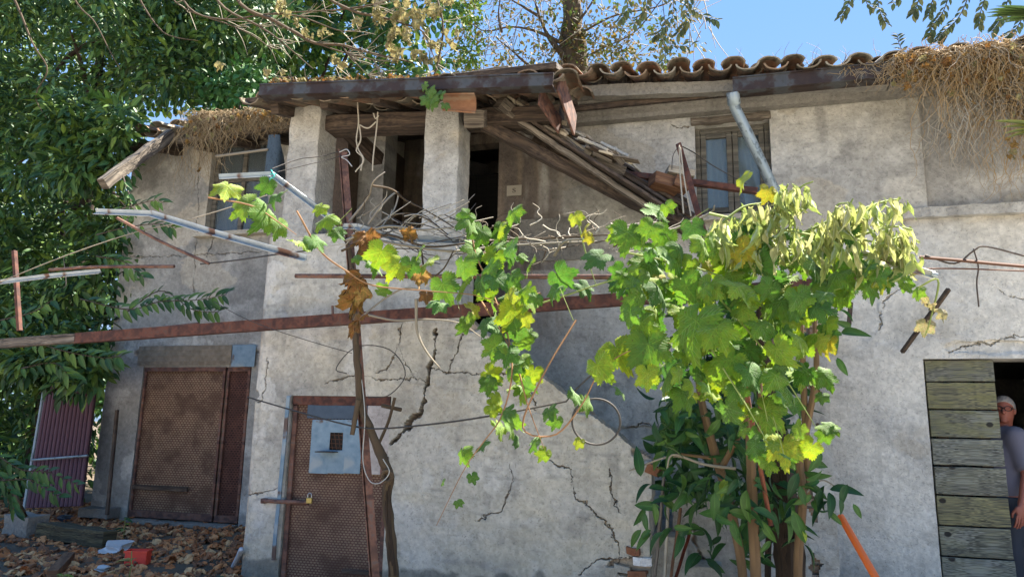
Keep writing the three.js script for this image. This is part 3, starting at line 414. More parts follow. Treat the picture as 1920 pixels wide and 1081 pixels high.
{
  // left mesh door, two leaves
  const door = new THREE.Group(); door.name = 'mesh_door'; house.add(door); door.userData.label = 'wide rusty perforated metal double door in the left wall';
  const b = 0.50, split = at(412, 830, LZ).x, z = LZ - 0.02, top = wl.doorT - 0.015;
  for (const [l, r] of [[wl.doorL + 0.02, split - 0.012], [split + 0.012, wl.doorR - 0.01]]) {
    part('mesh_panel', sheet(r - l, top - b - 0.06, meshPale, T((l + r) / 2, (top + b) / 2, z)), r < split ? meshPale : meshLeft, door);
    part('backing_board', slab(r - l - 0.01, top - b - 0.07, 0.012, 0.003).translate((l + r) / 2, (top + b) / 2, z - 0.022), r < split ? backing : backDark, door);
    part('frame_rail', slab(r - l, 0.05, 0.03, 0.003).translate((l + r) / 2, top - 0.01, z + 0.012), M.rust, door);
    part('frame_rail', slab(r - l, 0.07, 0.03, 0.004).translate((l + r) / 2, b + 0.02, z + 0.014), M.rust, door);
    for (const x of [l + 0.015, r - 0.015]) part('frame_stile', slab(0.03, top - b - 0.06, 0.028, 0.002).translate(x, (top + b) / 2, z + 0.010), M.rust, door);
  }
  part('cross_bar', slab(0.72, 0.05, 0.02, 0.004).translate(wl.doorL + 0.40, 0.80, z + 0.03), M.darkWood, door);
  part('top_panel', sheet(at(436, 660, LZ).x - at(262, 660, LZ).x, 0.22, meshPale, T((at(436, 660, LZ).x + at(262, 660, LZ).x) / 2, wl.doorT + 0.13, LZ + 0.022), 0.012), std({ map: tex(256, 256, (u, v) => { const b2 = rB(u, v); return mix3([0.40, 0.36, 0.30], [0.58, 0.53, 0.46], b2); }, true), bumpMap: slots, bumpScale: 0.004 }), door);
  part('blue_patch', slab(at(482, 660, LZ).x - at(438, 660, LZ).x, 0.24, 0.006, 0.006).translate(at(460, 660, LZ).x, wl.doorT + 0.12, LZ + 0.03), M.blueSheet, door);
  part('threshold', slab(wl.doorR - wl.doorL, 0.10, 0.25, 0.012, 6).translate((wl.doorL + wl.doorR) / 2, 0.42, LZ), M.mortar, house);
  part('plinth', slab(0.42, 0.10, 0.16, 0.014, 6).translate(wl.doorL - 0.30, 0.52, LZ + 0.09), M.mortar, house);
  // left window: dark timber casement
  const w = new THREE.Group(); w.name = 'window'; house.add(w);
  const cx = (wl.winL + wl.winR) / 2, W = wl.winR - wl.winL, H = wl.winT - wl.winB, cy = (wl.winT + wl.winB) / 2;
  const glass = new THREE.MeshPhysicalMaterial({ color: 0xc9d2d4, transmission: 0.9, thickness: 0, roughness: 0.12, ior: 1.5 });
  const wz = LZ - 0.10;
  for (const x of [wl.winL + 0.03, cx, wl.winR - 0.03]) part('frame', slab(0.055, H, 0.05, 0.003).translate(x, cy, wz), M.windowWood, w);
  for (const y of [wl.winB + 0.03, cy + 0.1, wl.winT - 0.03]) part('frame', slab(W - 0.12, 0.05, 0.044, 0.003).translate(cx, y, wz), M.windowWood, w);
  for (const s of [-1, 1]) part('pane', new THREE.BoxGeometry(W / 2 - 0.06, H - 0.1, 0.004).translate(cx + s * W / 4, cy, wz), glass, w);
  part('sill', slab(W + 0.14, 0.05, 0.16, 0.006).translate(cx, wl.winB - 0.025, LZ + 0.03), M.stone, w);
  part('curtain', (() => { const g = new THREE.PlaneGeometry(W * 1.1, H * 1.1, 40, 2), p = g.attributes.position; for (let i = 0; i < p.count; i++) p.setZ(i, 0.02 * Math.sin(p.getX(i) * 45)); g.computeVertexNormals(); return g.translate(cx, cy, wz - 0.12); })(), std({ color: 0x6f6a66, side: THREE.DoubleSide }), w);
  // upper right window: two casements, weathered wood, pale curtains
  const w2 = new THREE.Group(); w2.name = 'window'; house.add(w2);
  const c2 = (wr.winL + wr.winR) / 2, W2 = wr.winR - wr.winL, H2 = wr.winT - wr.winB, y2 = (wr.winT + wr.winB) / 2, z2 = -0.12, fm = M.windowWood;
  for (const x of [wr.winL + 0.022, wr.winR - 0.022]) part('frame', slab(0.044, H2, 0.08, 0.003).translate(x, y2, z2), fm, w2);
  for (const y of [wr.winT - 0.025, wr.winB + 0.03]) part('frame', slab(W2 - 0.09, 0.05, 0.07, 0.003).translate(c2, y, z2), fm, w2);
  for (const s of [-1, 1]) {
    const l = s < 0 ? wr.winL + 0.048 : c2 + 0.003, r = s < 0 ? c2 - 0.003 : wr.winR - 0.048, cas = new THREE.Group(); cas.name = 'casement'; w2.add(cas);
    const m = (l + r) / 2, ww = r - l;
    for (const x of [l + 0.024, r - 0.024]) part('frame', slab(0.048, H2 - 0.11, 0.04, 0.002).translate(x, y2, z2 + 0.022), fm, w2);
    for (const y of [wr.winT - 0.078, wr.winB + 0.09]) part('frame', slab(ww - 0.096, 0.05, 0.036, 0.002).translate(m, y, z2 + 0.022), fm, w2);
    w2.remove(cas);
    part('pane', new THREE.BoxGeometry(ww - 0.09, H2 - 0.18, 0.004).translate(m, y2, z2 + 0.014), glass, w2);
    part('curtain', (() => { const g = new THREE.PlaneGeometry(ww * (s < 0 ? 0.86 : 0.62), H2 * 0.96, 40, 6), p = g.attributes.position; for (let i = 0; i < p.count; i++) { p.setZ(i, 0.018 * Math.sin(p.getX(i) * 70 + 2) + 0.01 * fbm(p.getX(i) * 9, p.getY(i) * 3, 5)); if (s > 0) p.setX(i, p.getX(i) - 0.16 * (p.getY(i) / H2 - 0.5) * 0.8); } g.computeVertexNormals(); return g.translate(m + (s > 0 ? -0.06 : 0.01), y2 - 0.02, z2 - 0.045); })(), std({ color: 0xd4dade, side: THREE.DoubleSide, roughness: 1 }), w2);
  }
  part('sill', slab(W2 + 0.12, 0.05, 0.16, 0.006).translate(c2, wr.winB - 0.025, 0.03), M.stone, w2);
  part('lintel_board', slab(W2 + 0.04, 0.07, 0.06, 0.006).translate(c2 - 0.01, wr.winT + 0.035, 0.0), M.wood, house);
  // number plate beside the loggia doorway
  const cv = document.createElement('canvas'); cv.width = 128; cv.height = 96; const cx2 = cv.getContext('2d'); cx2.fillStyle = '#a79e8e'; cx2.fillRect(0, 0, 128, 96); cx2.fillStyle = '#4c453d'; cx2.font = 'bold 58px serif'; cx2.textAlign = 'center'; cx2.fillText('S', 64, 68);
  const ct = new THREE.CanvasTexture(cv); ct.colorSpace = THREE.SRGBColorSpace;
  const np = at(965, 358, 0); const plate = part('number_plate', new THREE.BoxGeometry(0.15, 0.105, 0.014), [M.stone, M.stone, M.stone, M.stone, std({ map: ct, roughness: 0.7 }), M.stone], house); plate.position.set(np.x, np.y, 0.014); plate.userData.label = 'small stone house number plate with a dark character';
  // dark boards added behind the open loggia doorway to keep it dark
  const ld = new THREE.Group(); ld.name = 'doorway_dark_boards'; house.add(ld);
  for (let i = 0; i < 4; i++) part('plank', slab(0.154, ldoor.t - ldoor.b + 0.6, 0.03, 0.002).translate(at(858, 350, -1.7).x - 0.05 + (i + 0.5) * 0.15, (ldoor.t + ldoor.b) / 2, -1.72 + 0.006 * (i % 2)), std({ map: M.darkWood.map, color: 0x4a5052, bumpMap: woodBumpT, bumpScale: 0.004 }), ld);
  part('panel', slab(0.7, 0.42, 0.012, 0.002).translate(at(1010, 440, 0).x + 0.16, at(1010, 450, 0).y, 0.012), M.mortar, house).userData.label = 'flat cement panel on the stair wall';
}
{ // porch cellar door: perforated metal with patches
  const d = new THREE.Group(); d.name = 'cellar_door'; house.add(d); d.userData.label = 'rusty perforated metal cellar door with blue sheet patches';
  const z = PZ - 0.035, cx = (pdoor.l + pdoor.r) / 2, W = pdoor.r - pdoor.l, H = pdoor.t - pdoor.b;
  const q = (px, py) => at(px, py, z + 0.03), rect = (name, a, b, c, e, th, mat, dz, amp = 0.003) => { const p = q(a, b), s = q(c, e); return part(name, slab(Math.abs(s.x - p.x), Math.abs(p.y - s.y), th, amp).translate((p.x + s.x) / 2, (p.y + s.y) / 2, z + dz), mat, d); };
  part('mesh_panel', sheet(W - 0.03, H - 0.02, meshDark, T(cx, (pdoor.t + pdoor.b) / 2, z), 0.005), meshDark, d);
  part('backing_board', slab(W - 0.02, H, 0.012, 0.002).translate(cx, (pdoor.t + pdoor.b) / 2, z - 0.022), backing, d);
  part('frame_rail', slab(W - 0.02, 0.075, 0.03, 0.004).translate(cx, pdoor.t - 0.038, z + 0.012), M.rustRed, d);
  for (const x of [pdoor.l + 0.035, pdoor.r - 0.02]) part('frame_stile', slab(0.04, H - 0.08, 0.026, 0.003).translate(x, (pdoor.t + pdoor.b) / 2 - 0.04, z + 0.009), M.rust, d);
  rect('blue_strip', 576, 758, 704, 786, 0.004, M.darkBlueSheet, 0.022);
  // pale blue plate with its small barred opening (four strips round the hole)
  rect('blue_plate', 585, 786, 614, 888, 0.004, M.blueSheet, 0.027, 0.002); rect('blue_plate', 644.5, 786, 674, 888, 0.004, M.blueSheet, 0.027, 0.002); rect('blue_plate', 614.5, 786, 644, 811, 0.004, M.blueSheet, 0.027, 0.002); rect('blue_plate', 614.5, 843, 644, 888, 0.004, M.blueSheet, 0.027, 0.002);
  rect('grille_board', 614, 810, 645, 844, 0.003, M.dark, 0.006, 0);
  for (let i = 0; i < 4; i++) { const p = q(618 + i * 7.5, 811), s = q(622 + i * 7.5, 843); part('grille_wire', tube([V(p.x, p.y, z + 0.02), V(s.x, s.y, z + 0.02)], 0.0035, 5, false), M.wireRust, d); }
  for (let i = 0; i < 4; i++) { const p = q(614, 814 + i * 8), s = q(645, 816 + i * 8); part('grille_wire', tube([V(p.x, p.y, z + 0.024), V(s.x, s.y, z + 0.024)], 0.0035, 5, false), M.wireRust, d); }
  { const p = q(600, 846), s = q(634, 846); part('shelf', slab(Math.abs(s.x - p.x), 0.008, 0.09, 0.002).translate((p.x + s.x) / 2, p.y, z + 0.075), M.gutter, d); }
  rect('side_plate', 690, 760, 727, 890, 0.004, std({ map: plasterMap, color: 0xb8b0ac, roughness: 0.7 }), 0.031);
  rect('rust_hinge', 716, 855, 728, 890, 0.02, M.rust, 0.045);
  rect('bottom_plate', 640, 1066, 722, 1081, 0.006, M.darkWood, 0.026);
  // pale blue conduit strip up the left jamb, bolt across it
  const c = at(541, 742, PZ + 0.03), e = at(512, 1050, PZ + 0.03); part('jamb_strip', beamGeo(e, c, 0.012, 0.035, V(0, 0, 1), 0.004), M.blueSheet, d);
  part('bolt', tube([at(492, 938, PZ + 0.05), at(525, 940, PZ + 0.05), at(578, 942, PZ + 0.05)], 0.017, 9, false, 0.2), M.rust, d);
  part('staple', slab(0.05, 0.04, 0.04, 0.004).translate(at(498, 938, PZ).x, at(498, 938, PZ).y, PZ + 0.02), M.rust, d);
  // padlock
  const k = at(580, 933, PZ + 0.07), lock = thing('padlock', 'small brass padlock hanging on the bolt of the perforated cellar door', 'padlock', k);
  part('body', new RoundedBoxGeometry(0.05, 0.045, 0.02, 2, 0.005).translate(0, -0.02, 0), std({ color: 0x9a8a52, roughness: 0.4, metalness: 0.7 }), lock);
  part('shackle', tube([V(-0.016, -0.002, 0), V(-0.016, 0.022, 0), V(-0.008, 0.034, 0), V(0.008, 0.034, 0), V(0.016, 0.022, 0), V(0.016, -0.002, 0)], 0.004, 7), std({ color: 0xb9bcbd, roughness: 0.35, metalness: 0.8 }), lock);
}
{ // right doorway: plank door standing in the opening, open beside it
  const d = new THREE.Group(); d.name = 'plank_door'; house.add(d); d.userData.label = 'weathered wide plank door with green and yellow lichen';
  const wood = (g0, seed, moss) => { const a = tfbm(seed, 2, 4), b = tfbm(seed + 7, 6, 4), f = tnoise(seed + 3, 128), k1 = [rng(seed)(), rng(seed + 1)()], t = tex(512, 256, (u, v) => { const kn = Math.hypot((u - 0.2 - 0.6 * k1[0]) * 2, v - 0.2 - 0.6 * k1[1]), w = v + 0.05 * (a(u, v) - 0.5) + 0.02 * Math.exp(-kn * 9), ud = 0.05 * (1 - Math.cos(u * 6.2832)), g = f(ud, w), l = clamp(0.75 * g + 0.5 * (b(u, v) - 0.35)); let c = mix3([0.25, 0.25, 0.22], g0.map((q) => q * 1.42), l); c = mix3(c, [0.62, 0.62, 0.58], 0.6 * sst(0.58, 0.75, a(u, v) + 0.25 * (g - 0.5))); c = mix3(c, [0.42, 0.41, 0.25], moss * sst(0.36, 0.72, b(u, v) + 0.35 * (a(v, u) - 0.5) + 0.25 * (g - 0.5))); c = mix3(c, [0.13, 0.12, 0.10], 0.9 * sst(0.075, 0.045, kn)); return c.map((x) => x * (1 - 0.5 * sst(0.83, 0.92, f(ud * 0.4 + 0.4, w)))); }, true); t.repeat.set(1.25, 3.2); t.offset.set(0.5 + seed * 0.013, 0.37); return std({ map: t, bumpMap: woodBumpT, bumpScale: 0.006 }); };
  const ys = [672, 714, 766, 819, 872, 927, 984, 1042, 1102, 1165].map((y) => at(1760, y, 0).y), x0 = wr.doorL + 0.02;
  for (let i = 0; i < ys.length - 1; i++) { const xr = at(1868 + i * 0.2, 690, 0).x + 0.006 * Math.sin(i * 5), h = ys[i] - ys[i + 1] - 0.012 - (i === 3 ? 0.004 : 0), m = wood([[0.46, 0.45, 0.40], [0.50, 0.47, 0.33], [0.46, 0.45, 0.38], [0.50, 0.50, 0.46]][i % 4], 500 + i * 11, i < 3 ? 0.5 : 0.18);
    const g = slab(xr - x0, Math.max(h, 0.04), 0.035, 0.004, 6, 0.05, i * 3); part('plank', g.translate((x0 + xr) / 2, (ys[i] + ys[i + 1]) / 2 - 0.004, -0.055 + 0.003 * (i % 3)), m, d); }
  for (const f of [0.2, 0.8]) part('ledge', slab(0.08, ys[0] - ys[ys.length - 1] - 0.06, 0.03, 0.002).translate(mix(x0, at(1868, 690, 0).x, f), (ys[0] + ys[ys.length - 1]) / 2, -0.095), M.darkWood, d);
  const inner = new THREE.Group(); inner.name = 'inner_leaf'; house.add(inner);
  part('panel', beamGeo(V(2.62, 0.2, -0.38), V(2.62, 2.05, -0.38), 0.03, 0.5, V(1, 0, 0), 0.003), M.darkWood, inner);
  part('edge', beamGeo(V(2.50, 0.2, -0.66), V(2.58, 1.62, -0.66), 0.03, 0.03, V(1, 0, 0), 0.003), std({ color: 0x8a939a, roughness: 0.6 }), inner);
}
{ // brick pier at the stair foot, partly rendered
  const pier = new THREE.Group(); pier.name = 'brick_pier'; house.add(pier);
  const l = at(1428, 560, 0.45).x, r = at(1540, 560, 0.45).x, z1 = 0.45, ch = 0.068, top = at(1480, 545, 0.45).y, rnd = rng(77);
  part('mortar_core', slab(r - l - 0.03, top - 0.02, 0.40, 0).translate((l + r) / 2, top / 2, z1 - 0.23), M.mortar, pier);
  const bg = [0, 1, 2].map((i) => roughen(new RoundedBoxGeometry(1, 1, 1, 2, 0.06), 0.05, 2.4, i * 5)); bg.forEach((g) => uvBox(g, 0.25));
  let n = Math.floor((top - 0.1) / ch);
  for (let k = 0; k < n; k++) { let x = l; const cuts = k % 2 ? [0.5, 0.5] : [0.25, 0.5, 0.25]; for (const c of cuts) { const w = c * (r - l); const m = part('brick', bg[Math.floor(rnd() * 3)], M.brick[Math.floor(rnd() * 4)], pier); m.scale.set(w - 0.012, ch - 0.014, 0.11); m.position.set(x + w / 2 + rr(-0.004, 0.004, rnd), 0.1 + (k + 0.5) * ch, z1 - 0.055 + rr(-0.008, 0.008, rnd)); m.rotation.set(0, rr(-0.02, 0.02, rnd), rr(-0.012, 0.012, rnd)); x += w; } }
  const coatTop = at(1480, 652, z1).y; part('plaster_coat', heightWall({ x0: l - 0.01, x1: r + 0.012, y0: 0, y1: coatTop + 0.2, step: 0.012, z0: z1 + 0.022, inside: (x, y) => y < coatTop + 0.22 * fbm(x * 5, y * 3, 6, 4) && !(x > r - 0.2 && fbm(x * 7, y * 5, 12, 4) > 0.17), h: (x, y) => 0.01 * fbm(x * 6, y * 6, 3, 4), col: (x, y, d) => plasterColor(x, y, d, { seed: 33, base: [0.52, 0.49, 0.43], algae: 0.4 }), thick: 0.012 }), M.plaster, pier);
  // broken masonry where the stair wall has come away
  const w2 = (px, py, w, h, z, m, n2 = 'stone', rz = 0) => { const p = at(px, py, z), g = slab(w, h, 0.16, 0.02, 7, 0.05, px); const o = part(n2, g, m, house); o.position.copy(p); o.rotation.z = rz; };
  w2(1190, 1030, 0.10, 0.05, PZ - 0.05, M.redBrick, 'brick'); w2(1205, 1050, 0.13, 0.06, PZ - 0.06, M.pillar); w2(1170, 1063, 0.11, 0.05, PZ - 0.06, M.stone); w2(1196, 1074, 0.14, 0.04, PZ - 0.05, M.redBrick, 'brick'); w2(1226, 880, 0.10, 0.07, PZ - 0.06, M.redBrick, 'brick', -0.5); w2(1150, 1070, 0.09, 0.07, PZ - 0.07, M.stone);
  for (const [px, py, w, h] of [[810, 655, 0.05, 0.10], [800, 690, 0.05, 0.06], [792, 752, 0.06, 0.05], [770, 786, 0.06, 0.03]]) w2(px, py, w, h, PZ - 0.15, py > 700 ? M.stone : M.redBrick, 'brick', 0.15);
  // lower wall right of the leaning boards
  const lw = heightWall({ x0: at(1262, 1000, 0.75).x, x1: l - 0.01, y0: 0, y1: at(1330, 915, 0.75).y, step: 0.013, z0: 0.75, inside: (x, y) => y < at(1330, 930, 0.75).y + 0.10 * fbm(x * 5, 1, 3, 3) - 0.05 * Math.abs(x), h: (x, y) => 0.012 * fbm(x * 3, y * 3, 3, 4) - crackDepth([crack(0.75, 0.008, [[1300, 985], [1300, 1010], [1320, 1050], [1330, 1080]], 0.05)], x, y), col: (x, y, d) => plasterColor(x, y, d, { seed: 88, base: [0.44, 0.42, 0.38] }), thick: 0.6 });
  part('wall', lw, M.plaster, house);
}
{ // collapsed roof over the outside stair
  const o = thing('collapsed_stair_roof', 'collapsed timber roof with broken boards and mossy slabs sagging over the outside stair', 'roof', ZERO);
  const bm = (name, a, az, b, bz, h, d, mat, up = V(0, 1, 0), amp = 0.008) => part(name, beamGeo(at(a[0], a[1], az), at(b[0], b[1], bz), h, d, up, amp, a[0] * 0.01), mat, o);
  bm('beam_end', [888, 222], 1.35, [906, 220], 0.7, 0.14, 0.17, M.wood);
  bm('rafter', [905, 232], 1.05, [1250, 410], 0.70, 0.10, 0.10, M.darkWood, V(0.4, 1, 0)); bm('rafter', [945, 208], 1.1, [1215, 388], 0.95, 0.045, 0.07, M.wood, V(0.4, 1, 0)); bm('rafter', [1000, 262], 0.5, [1280, 420], 0.35, 0.10, 0.10, M.darkWood, V(0.4, 1, 0)); bm('rafter', [950, 250], 0.4, [1300, 438], 0.2, 0.10, 0.10, M.darkWood, V(0.4, 1, 0));
  bm('board', [925, 190], 0.85, [1290, 385], 0.45, 0.03, 0.34, M.darkWood, V(0.4, 1, 0.35)); bm('board', [1060, 270], 0.7, [1270, 375], 0.35, 0.025, 0.3, M.darkWood, V(0.4, 1, 0.5)); bm('board', [1130, 300], 0.3, [1300, 405], 0.2, 0.03, 0.3, M.darkWood, V(0.4, 1, 0.4));
  for (let k = 0; k < 4; k++) bm('board', [938 + k * 6, 196 - k * 2], 0.98 - k * 0.27, [1262 + k * 10, 402 - k * 6], 0.98 - k * 0.27, 0.026, 0.25, M.darkWood, V(0.55, 1, 0), 0.006);
  bm('ridge_piece', [935, 192], 1.15, [1000, 245], 0.85, 0.10, 0.13, M.wood, V(0.3, 1, 0.2), 0.02); bm('board', [955, 185], 1.05, [1010, 222], 0.9, 0.03, 0.12, M.paleWood, V(0.3, 1, 0.2), 0.01);
  bm('slab', [985, 215], 0.95, [1072, 268], 0.85, 0.035, 0.26, M.stone, V(0.3, 1, 0.55), 0.02); bm('slab', [1010, 228], 1.0, [1110, 290], 0.9, 0.04, 0.10, M.paleWood, V(0.3, 1, 0.2), 0.012);
  bm('slab', [1080, 272], 0.8, [1168, 300], 0.7, 0.035, 0.20, M.stone, V(0.2, 1, 0.3), 0.016); bm('slab', [1090, 285], 0.85, [1170, 318], 0.75, 0.05, 0.12, M.paleWood, V(0.2, 1, 0.2), 0.012); bm('slab', [1112, 300], 0.9, [1172, 322], 0.82, 0.07, 0.1, M.wood, V(0.2, 1, 0.2), 0.012);
  const moss = std({ map: tex(256, 256, (u, v) => mix3(mix3([0.33, 0.27, 0.12], [0.62, 0.46, 0.16], rB(u, v)), [0.22, 0.20, 0.14], sst(0.5, 0.6, rA(u, v))), true), bumpMap: rustBump, bumpScale: 0.02 });
  for (const [a, b, w] of [[[1074, 262], [1102, 282], 0.11], [[1098, 276], [1150, 288], 0.10], [[1150, 286], [1176, 300], 0.12]]) { const g = part('moss_tile', tileGeos[0], a[0] < 1080 ? moss : M.tile[1], o); g.applyMatrix4(frame(at(a[0], a[1], 0.78), at(b[0], b[1], 0.68), V(0.2, 1, 0.3)).multiply(new THREE.Matrix4().makeRotationY(Math.PI / 2)).multiply(T(0, -0.03, -0.2)).scale(V(0.9, 0.8, w * 7 * 0.7))); }
  bm('rail', [1172, 326], 0.55, [1420, 358], 0.50, 0.05, 0.06, M.rustRed); 
  bm('brick_block', [1222, 336], 0.75, [1272, 352], 0.62, 0.11, 0.14, M.brownWood, V(-0.2, 1, 0), 0.006); bm('brick_block', [1250, 320], 0.55, [1300, 330], 0.48, 0.07, 0.14, M.paleWood, V(-0.1, 1, 0), 0.006); bm('brick_block', [1262, 340], 0.7, [1290, 352], 0.65, 0.1, 0.12, M.brownWood, V(-0.1, 1, 0), 0.006);
  const dbs = rng(5); for (let i = 0; i < 64; i++) { const t = dbs(), p = at(mix(925, 1180, t) + rr(-10, 10, dbs), mix(188, 312, t) + rr(-16, 8, dbs), rr(0.8, 1.1, dbs)), g = part('splinter', slab(rr(0.07, 0.30, dbs), rr(0.012, 0.03, dbs), rr(0.02, 0.08, dbs), 0.006, 9, 0.05, i), [M.wood, M.paleWood, M.stone, M.paleWood, M.darkWood][i % 5], o); g.position.copy(p); g.rotation.set(rr(-0.5, 0.5, dbs), rr(-0.6, 0.6, dbs), -0.55 + rr(-0.25, 0.25, dbs)); }
  const pot = at(857, 184, 1.62), tl = single('clay_tile', mergeVertices(coppo(0.27, 0.082, 0.070, 0.013, 12), 1e-5), M.terracotta, 'loose orange clay roof tile hanging under the porch gutter', 'roof tile'); tl.geometry.computeVertexNormals(); tl.position.copy(pot).add(V(-0.13, -0.02, 0.0)); tl.rotation.set(0.05, Math.PI / 2 + 0.05, 0.0); tl.rotation.order = 'YXZ'; tl.rotation.x = 0.12; tl.rotation.z = -0.9;
}
// ---------------------------------------------------------------- pergola: beam, posts, bars and wires
const W_ = (pts, z) => pts.map(([a, b, c]) => at(a, b, c ?? z));
{
  const ch = [[0, 0], [0, 0.06], [0.006, 0.06], [0.006, 0.006], [0.084, 0.006], [0.084, 0.06], [0.09, 0.06], [0.09, 0]].map(([a, b]) => [a - 0.045, b - 0.03]);
  const bL = at(-60, 648, 1.46), bM = at(144, 634, 1.46), bR = at(1648, 527, 1.46);
  const o = thing('pergola_beam', 'long rusty red steel channel beam crossing in front of the house wall', 'beam', ZERO);
  part('channel', profileGeo(ch.map(([a, b]) => [a, -b]), bM, bR, V(0, 1, 0)), M.rustRed, o);
  part('timber_end', beamGeo(bL, bM.clone().add(V(-0.004, 0, 0)), 0.085, 0.06, V(0, 1, 0), 0.004), M.wood, o);
  part('end_flange', new THREE.CylinderGeometry(0.075, 0.075, 0.02, 20).rotateX(Math.PI / 2).scale(1.4, 0.62, 1).translate(bR.x - 0.03, bR.y, bR.z + 0.03), M.rustRed, o);
  part('bracket', beamGeo(at(1440, 560, 1.40), at(1440, 556, 0.30), 0.05, 0.05, V(0, 1, 0), 0.003), M.rust, o);
  for (const [a, b] of [[622, 586], [622, 572]]) ; part('pin', tube([at(624, 594, 1.47), at(623, 573, 1.47)], 0.01, 6, false), M.rust, o);
  part('loose_rod', tube(W_([[196, 624], [300, 614], [372, 606]], 1.47), 0.011, 6), M.rust, o);
}
{
  const o = thing('rusty_post', 'tall rusty angle iron post standing before the cellar door', 'post', ZERO);
  const a = at(642, 282, 2.0), b = at(690, 930, 2.0), dir = b.clone().sub(a).normalize(), g = b.clone().addScaledVector(dir, (b.y - groundY(b.x, 2.0) + 0.1) / -dir.y);
  const L = [[-0.026, -0.026], [-0.026, 0.026], [-0.02, 0.026], [-0.02, -0.02], [0.026, -0.02], [0.026, -0.026]];
  part('upright', profileGeo(L.map(([p, q]) => [p * 1.1, q * 1.1]), g, a, V(0.5, 0, 1)), M.rust, o); part('upright_back', profileGeo(L.map(([p, q]) => [-p * 0.9, -q * 0.9]), g.clone().add(V(0.008, 0, -0.01)), a.clone().add(V(0.008, -0.02, -0.01)), V(0.5, 0, 1)), M.rust, o);
  part('knot_wire', tube(W_([[636, 285], [650, 280], [655, 290], [640, 294], [650, 300], [660, 312]], 2.04), 0.004, 5), M.paleWire, o);
}
{ const a = at(554, 517, 1.75), b = at(1172, 519, 1.75);
  single('iron_pipe', tube([a, b], 0.017, 12, false), M.rust, 'long thin rusty round pipe hung level above the steel beam', 'pipe'); }
const angle = (s, t) => [[0, 0], [s, 0], [s, t], [t, t], [t, s], [0, s]].map(([a, b]) => [a - s / 2, b - s / 2]);
function angleBar(name, pts, z0, z1, s, mat, label, cat, group) { const o = thing(name, label, cat, ZERO, group); for (let i = 0; i < pts.length - 1; i++) { const za = mix(z0, z1, i / (pts.length - 1)), zb = mix(z0, z1, (i + 1) / (pts.length - 1)); part('bar', profileGeo(angle(s, 0.005), at(pts[i][0], pts[i][1], za), at(pts[i + 1][0], pts[i + 1][1], zb), V(0, 1, 0.6)), mat, o); } return o; }
angleBar('galvanised_bar', [[176, 396], [282, 400], [400, 436], [572, 484]], 2.5, 2.6, 0.034, M.galv, 'long bent galvanised angle bar reaching over the left wall', 'metal bar');
{ const o = angleBar('galvanised_bar', [[410, 331], [508, 326], [640, 424]], 2.6, 2.2, 0.032, M.galv, 'bent galvanised angle bar with a blue string knot', 'metal bar'); part('string_knot', merge([tube(W_([[508, 318, 2.5], [514, 330, 2.52], [506, 336, 2.5], [516, 344, 2.5]]), 0.005, 5), tube(W_([[506, 326, 2.52], [518, 326, 2.5]]), 0.005, 5, false)]), std({ color: 0x3fa79c, roughness: 0.8 }), o); }
angleBar('galvanised_bar', [[622, 424], [668, 424], [740, 446], [880, 452]], 2.2, 2.15, 0.034, M.galv, 'short galvanised bar tied to the rusty post among dead canes', 'metal bar');
angleBar('galvanised_bar', [[-30, 532], [90, 517], [186, 508]], 2.3, 2.2, 0.03, M.galv, 'thin galvanised bar across the dark tree foliage', 'metal bar');
{ const o = single('iron_rod', tube(W_([[218, 408, 2.5], [300, 452, 2.4], [392, 494, 2.3]]), 0.011, 7), M.rust, 'dark rusty strut slanting below the long galvanised bar', 'rod'); }
single('iron_rod', tube(W_([[92, 506], [184, 500], [326, 499]], 2.2), 0.013, 7), M.rust, 'rusty rod lying level through the tree foliage', 'rod');
{ const p = at(26, 470, 2.1), b = at(36, 620, 2.1); single('iron_stake', beamGeo(p, b, 0.035, 0.03, V(0, 0, 1), 0.002), M.rustRed, 'short upright red stake standing on the beam beside the tree', 'stake'); }
{ const o = thing('white_bar', 'white painted bar poking out of the wilted branch beside the eave wall', 'metal bar', ZERO); part('bar', profileGeo(angle(0.03, 0.006), at(1600, 470, 2.85), at(1752, 516, 2.95), V(0, 1, 0.5)), std({ map: tex(256, 64, (u, v) => mix3([0.72, 0.71, 0.67], [0.40, 0.27, 0.2], sst(0.52, 0.62, rA(u, v))), true), roughness: 0.7 }), o); part('tip', tube([at(1748, 513, 2.95), at(1758, 517, 2.95)], 0.012, 8, false), M.zinc, o); }
{ const o = thing('rust_stake', 'leaning rusty angle iron beside the upper window', 'stake', ZERO); const a = at(1272, 268, 1.1), b = at(1314, 415, 1.25); part('bar', beamGeo(a, b.clone().add(b.clone().sub(a)), 0.045, 0.012, V(1, 0, 0.4), 0.003), M.rustRed, o); part('string', tube(W_([[1274, 272, 1.14], [1276, 330, 1.16], [1282, 400, 1.2]]), 0.006, 5), M.paleTwig, o); part('string', tube(W_([[1276, 276, 1.15], [1284, 340, 1.18], [1296, 405, 1.2]]), 0.005, 5), M.paleTwig, o); part('loop', tube(W_([[1274, 272], [1262, 292], [1260, 318]], 1.12), 0.003, 4), M.wire, o); }
single('steel_tube', (() => { const a = at(1382, 548, 2.35), b = at(1420, 540, 0.9); const outer = new THREE.CylinderGeometry(0.026, 0.026, a.distanceTo(b), 18, 1, true), inner = new THREE.CylinderGeometry(0.021, 0.021, a.distanceTo(b), 18, 1, true); return merge([outer, inner, new THREE.RingGeometry(0.021, 0.026, 18).rotateX(Math.PI / 2).translate(0, a.distanceTo(b) / 2, 0)]).rotateZ(Math.PI / 2).applyMatrix4(frame(a, b)); })(), std({ map: rustMap, color: 0xffe0c8, side: THREE.DoubleSide }), 'open rusty tube end poking out between the vine leaves', 'pipe');
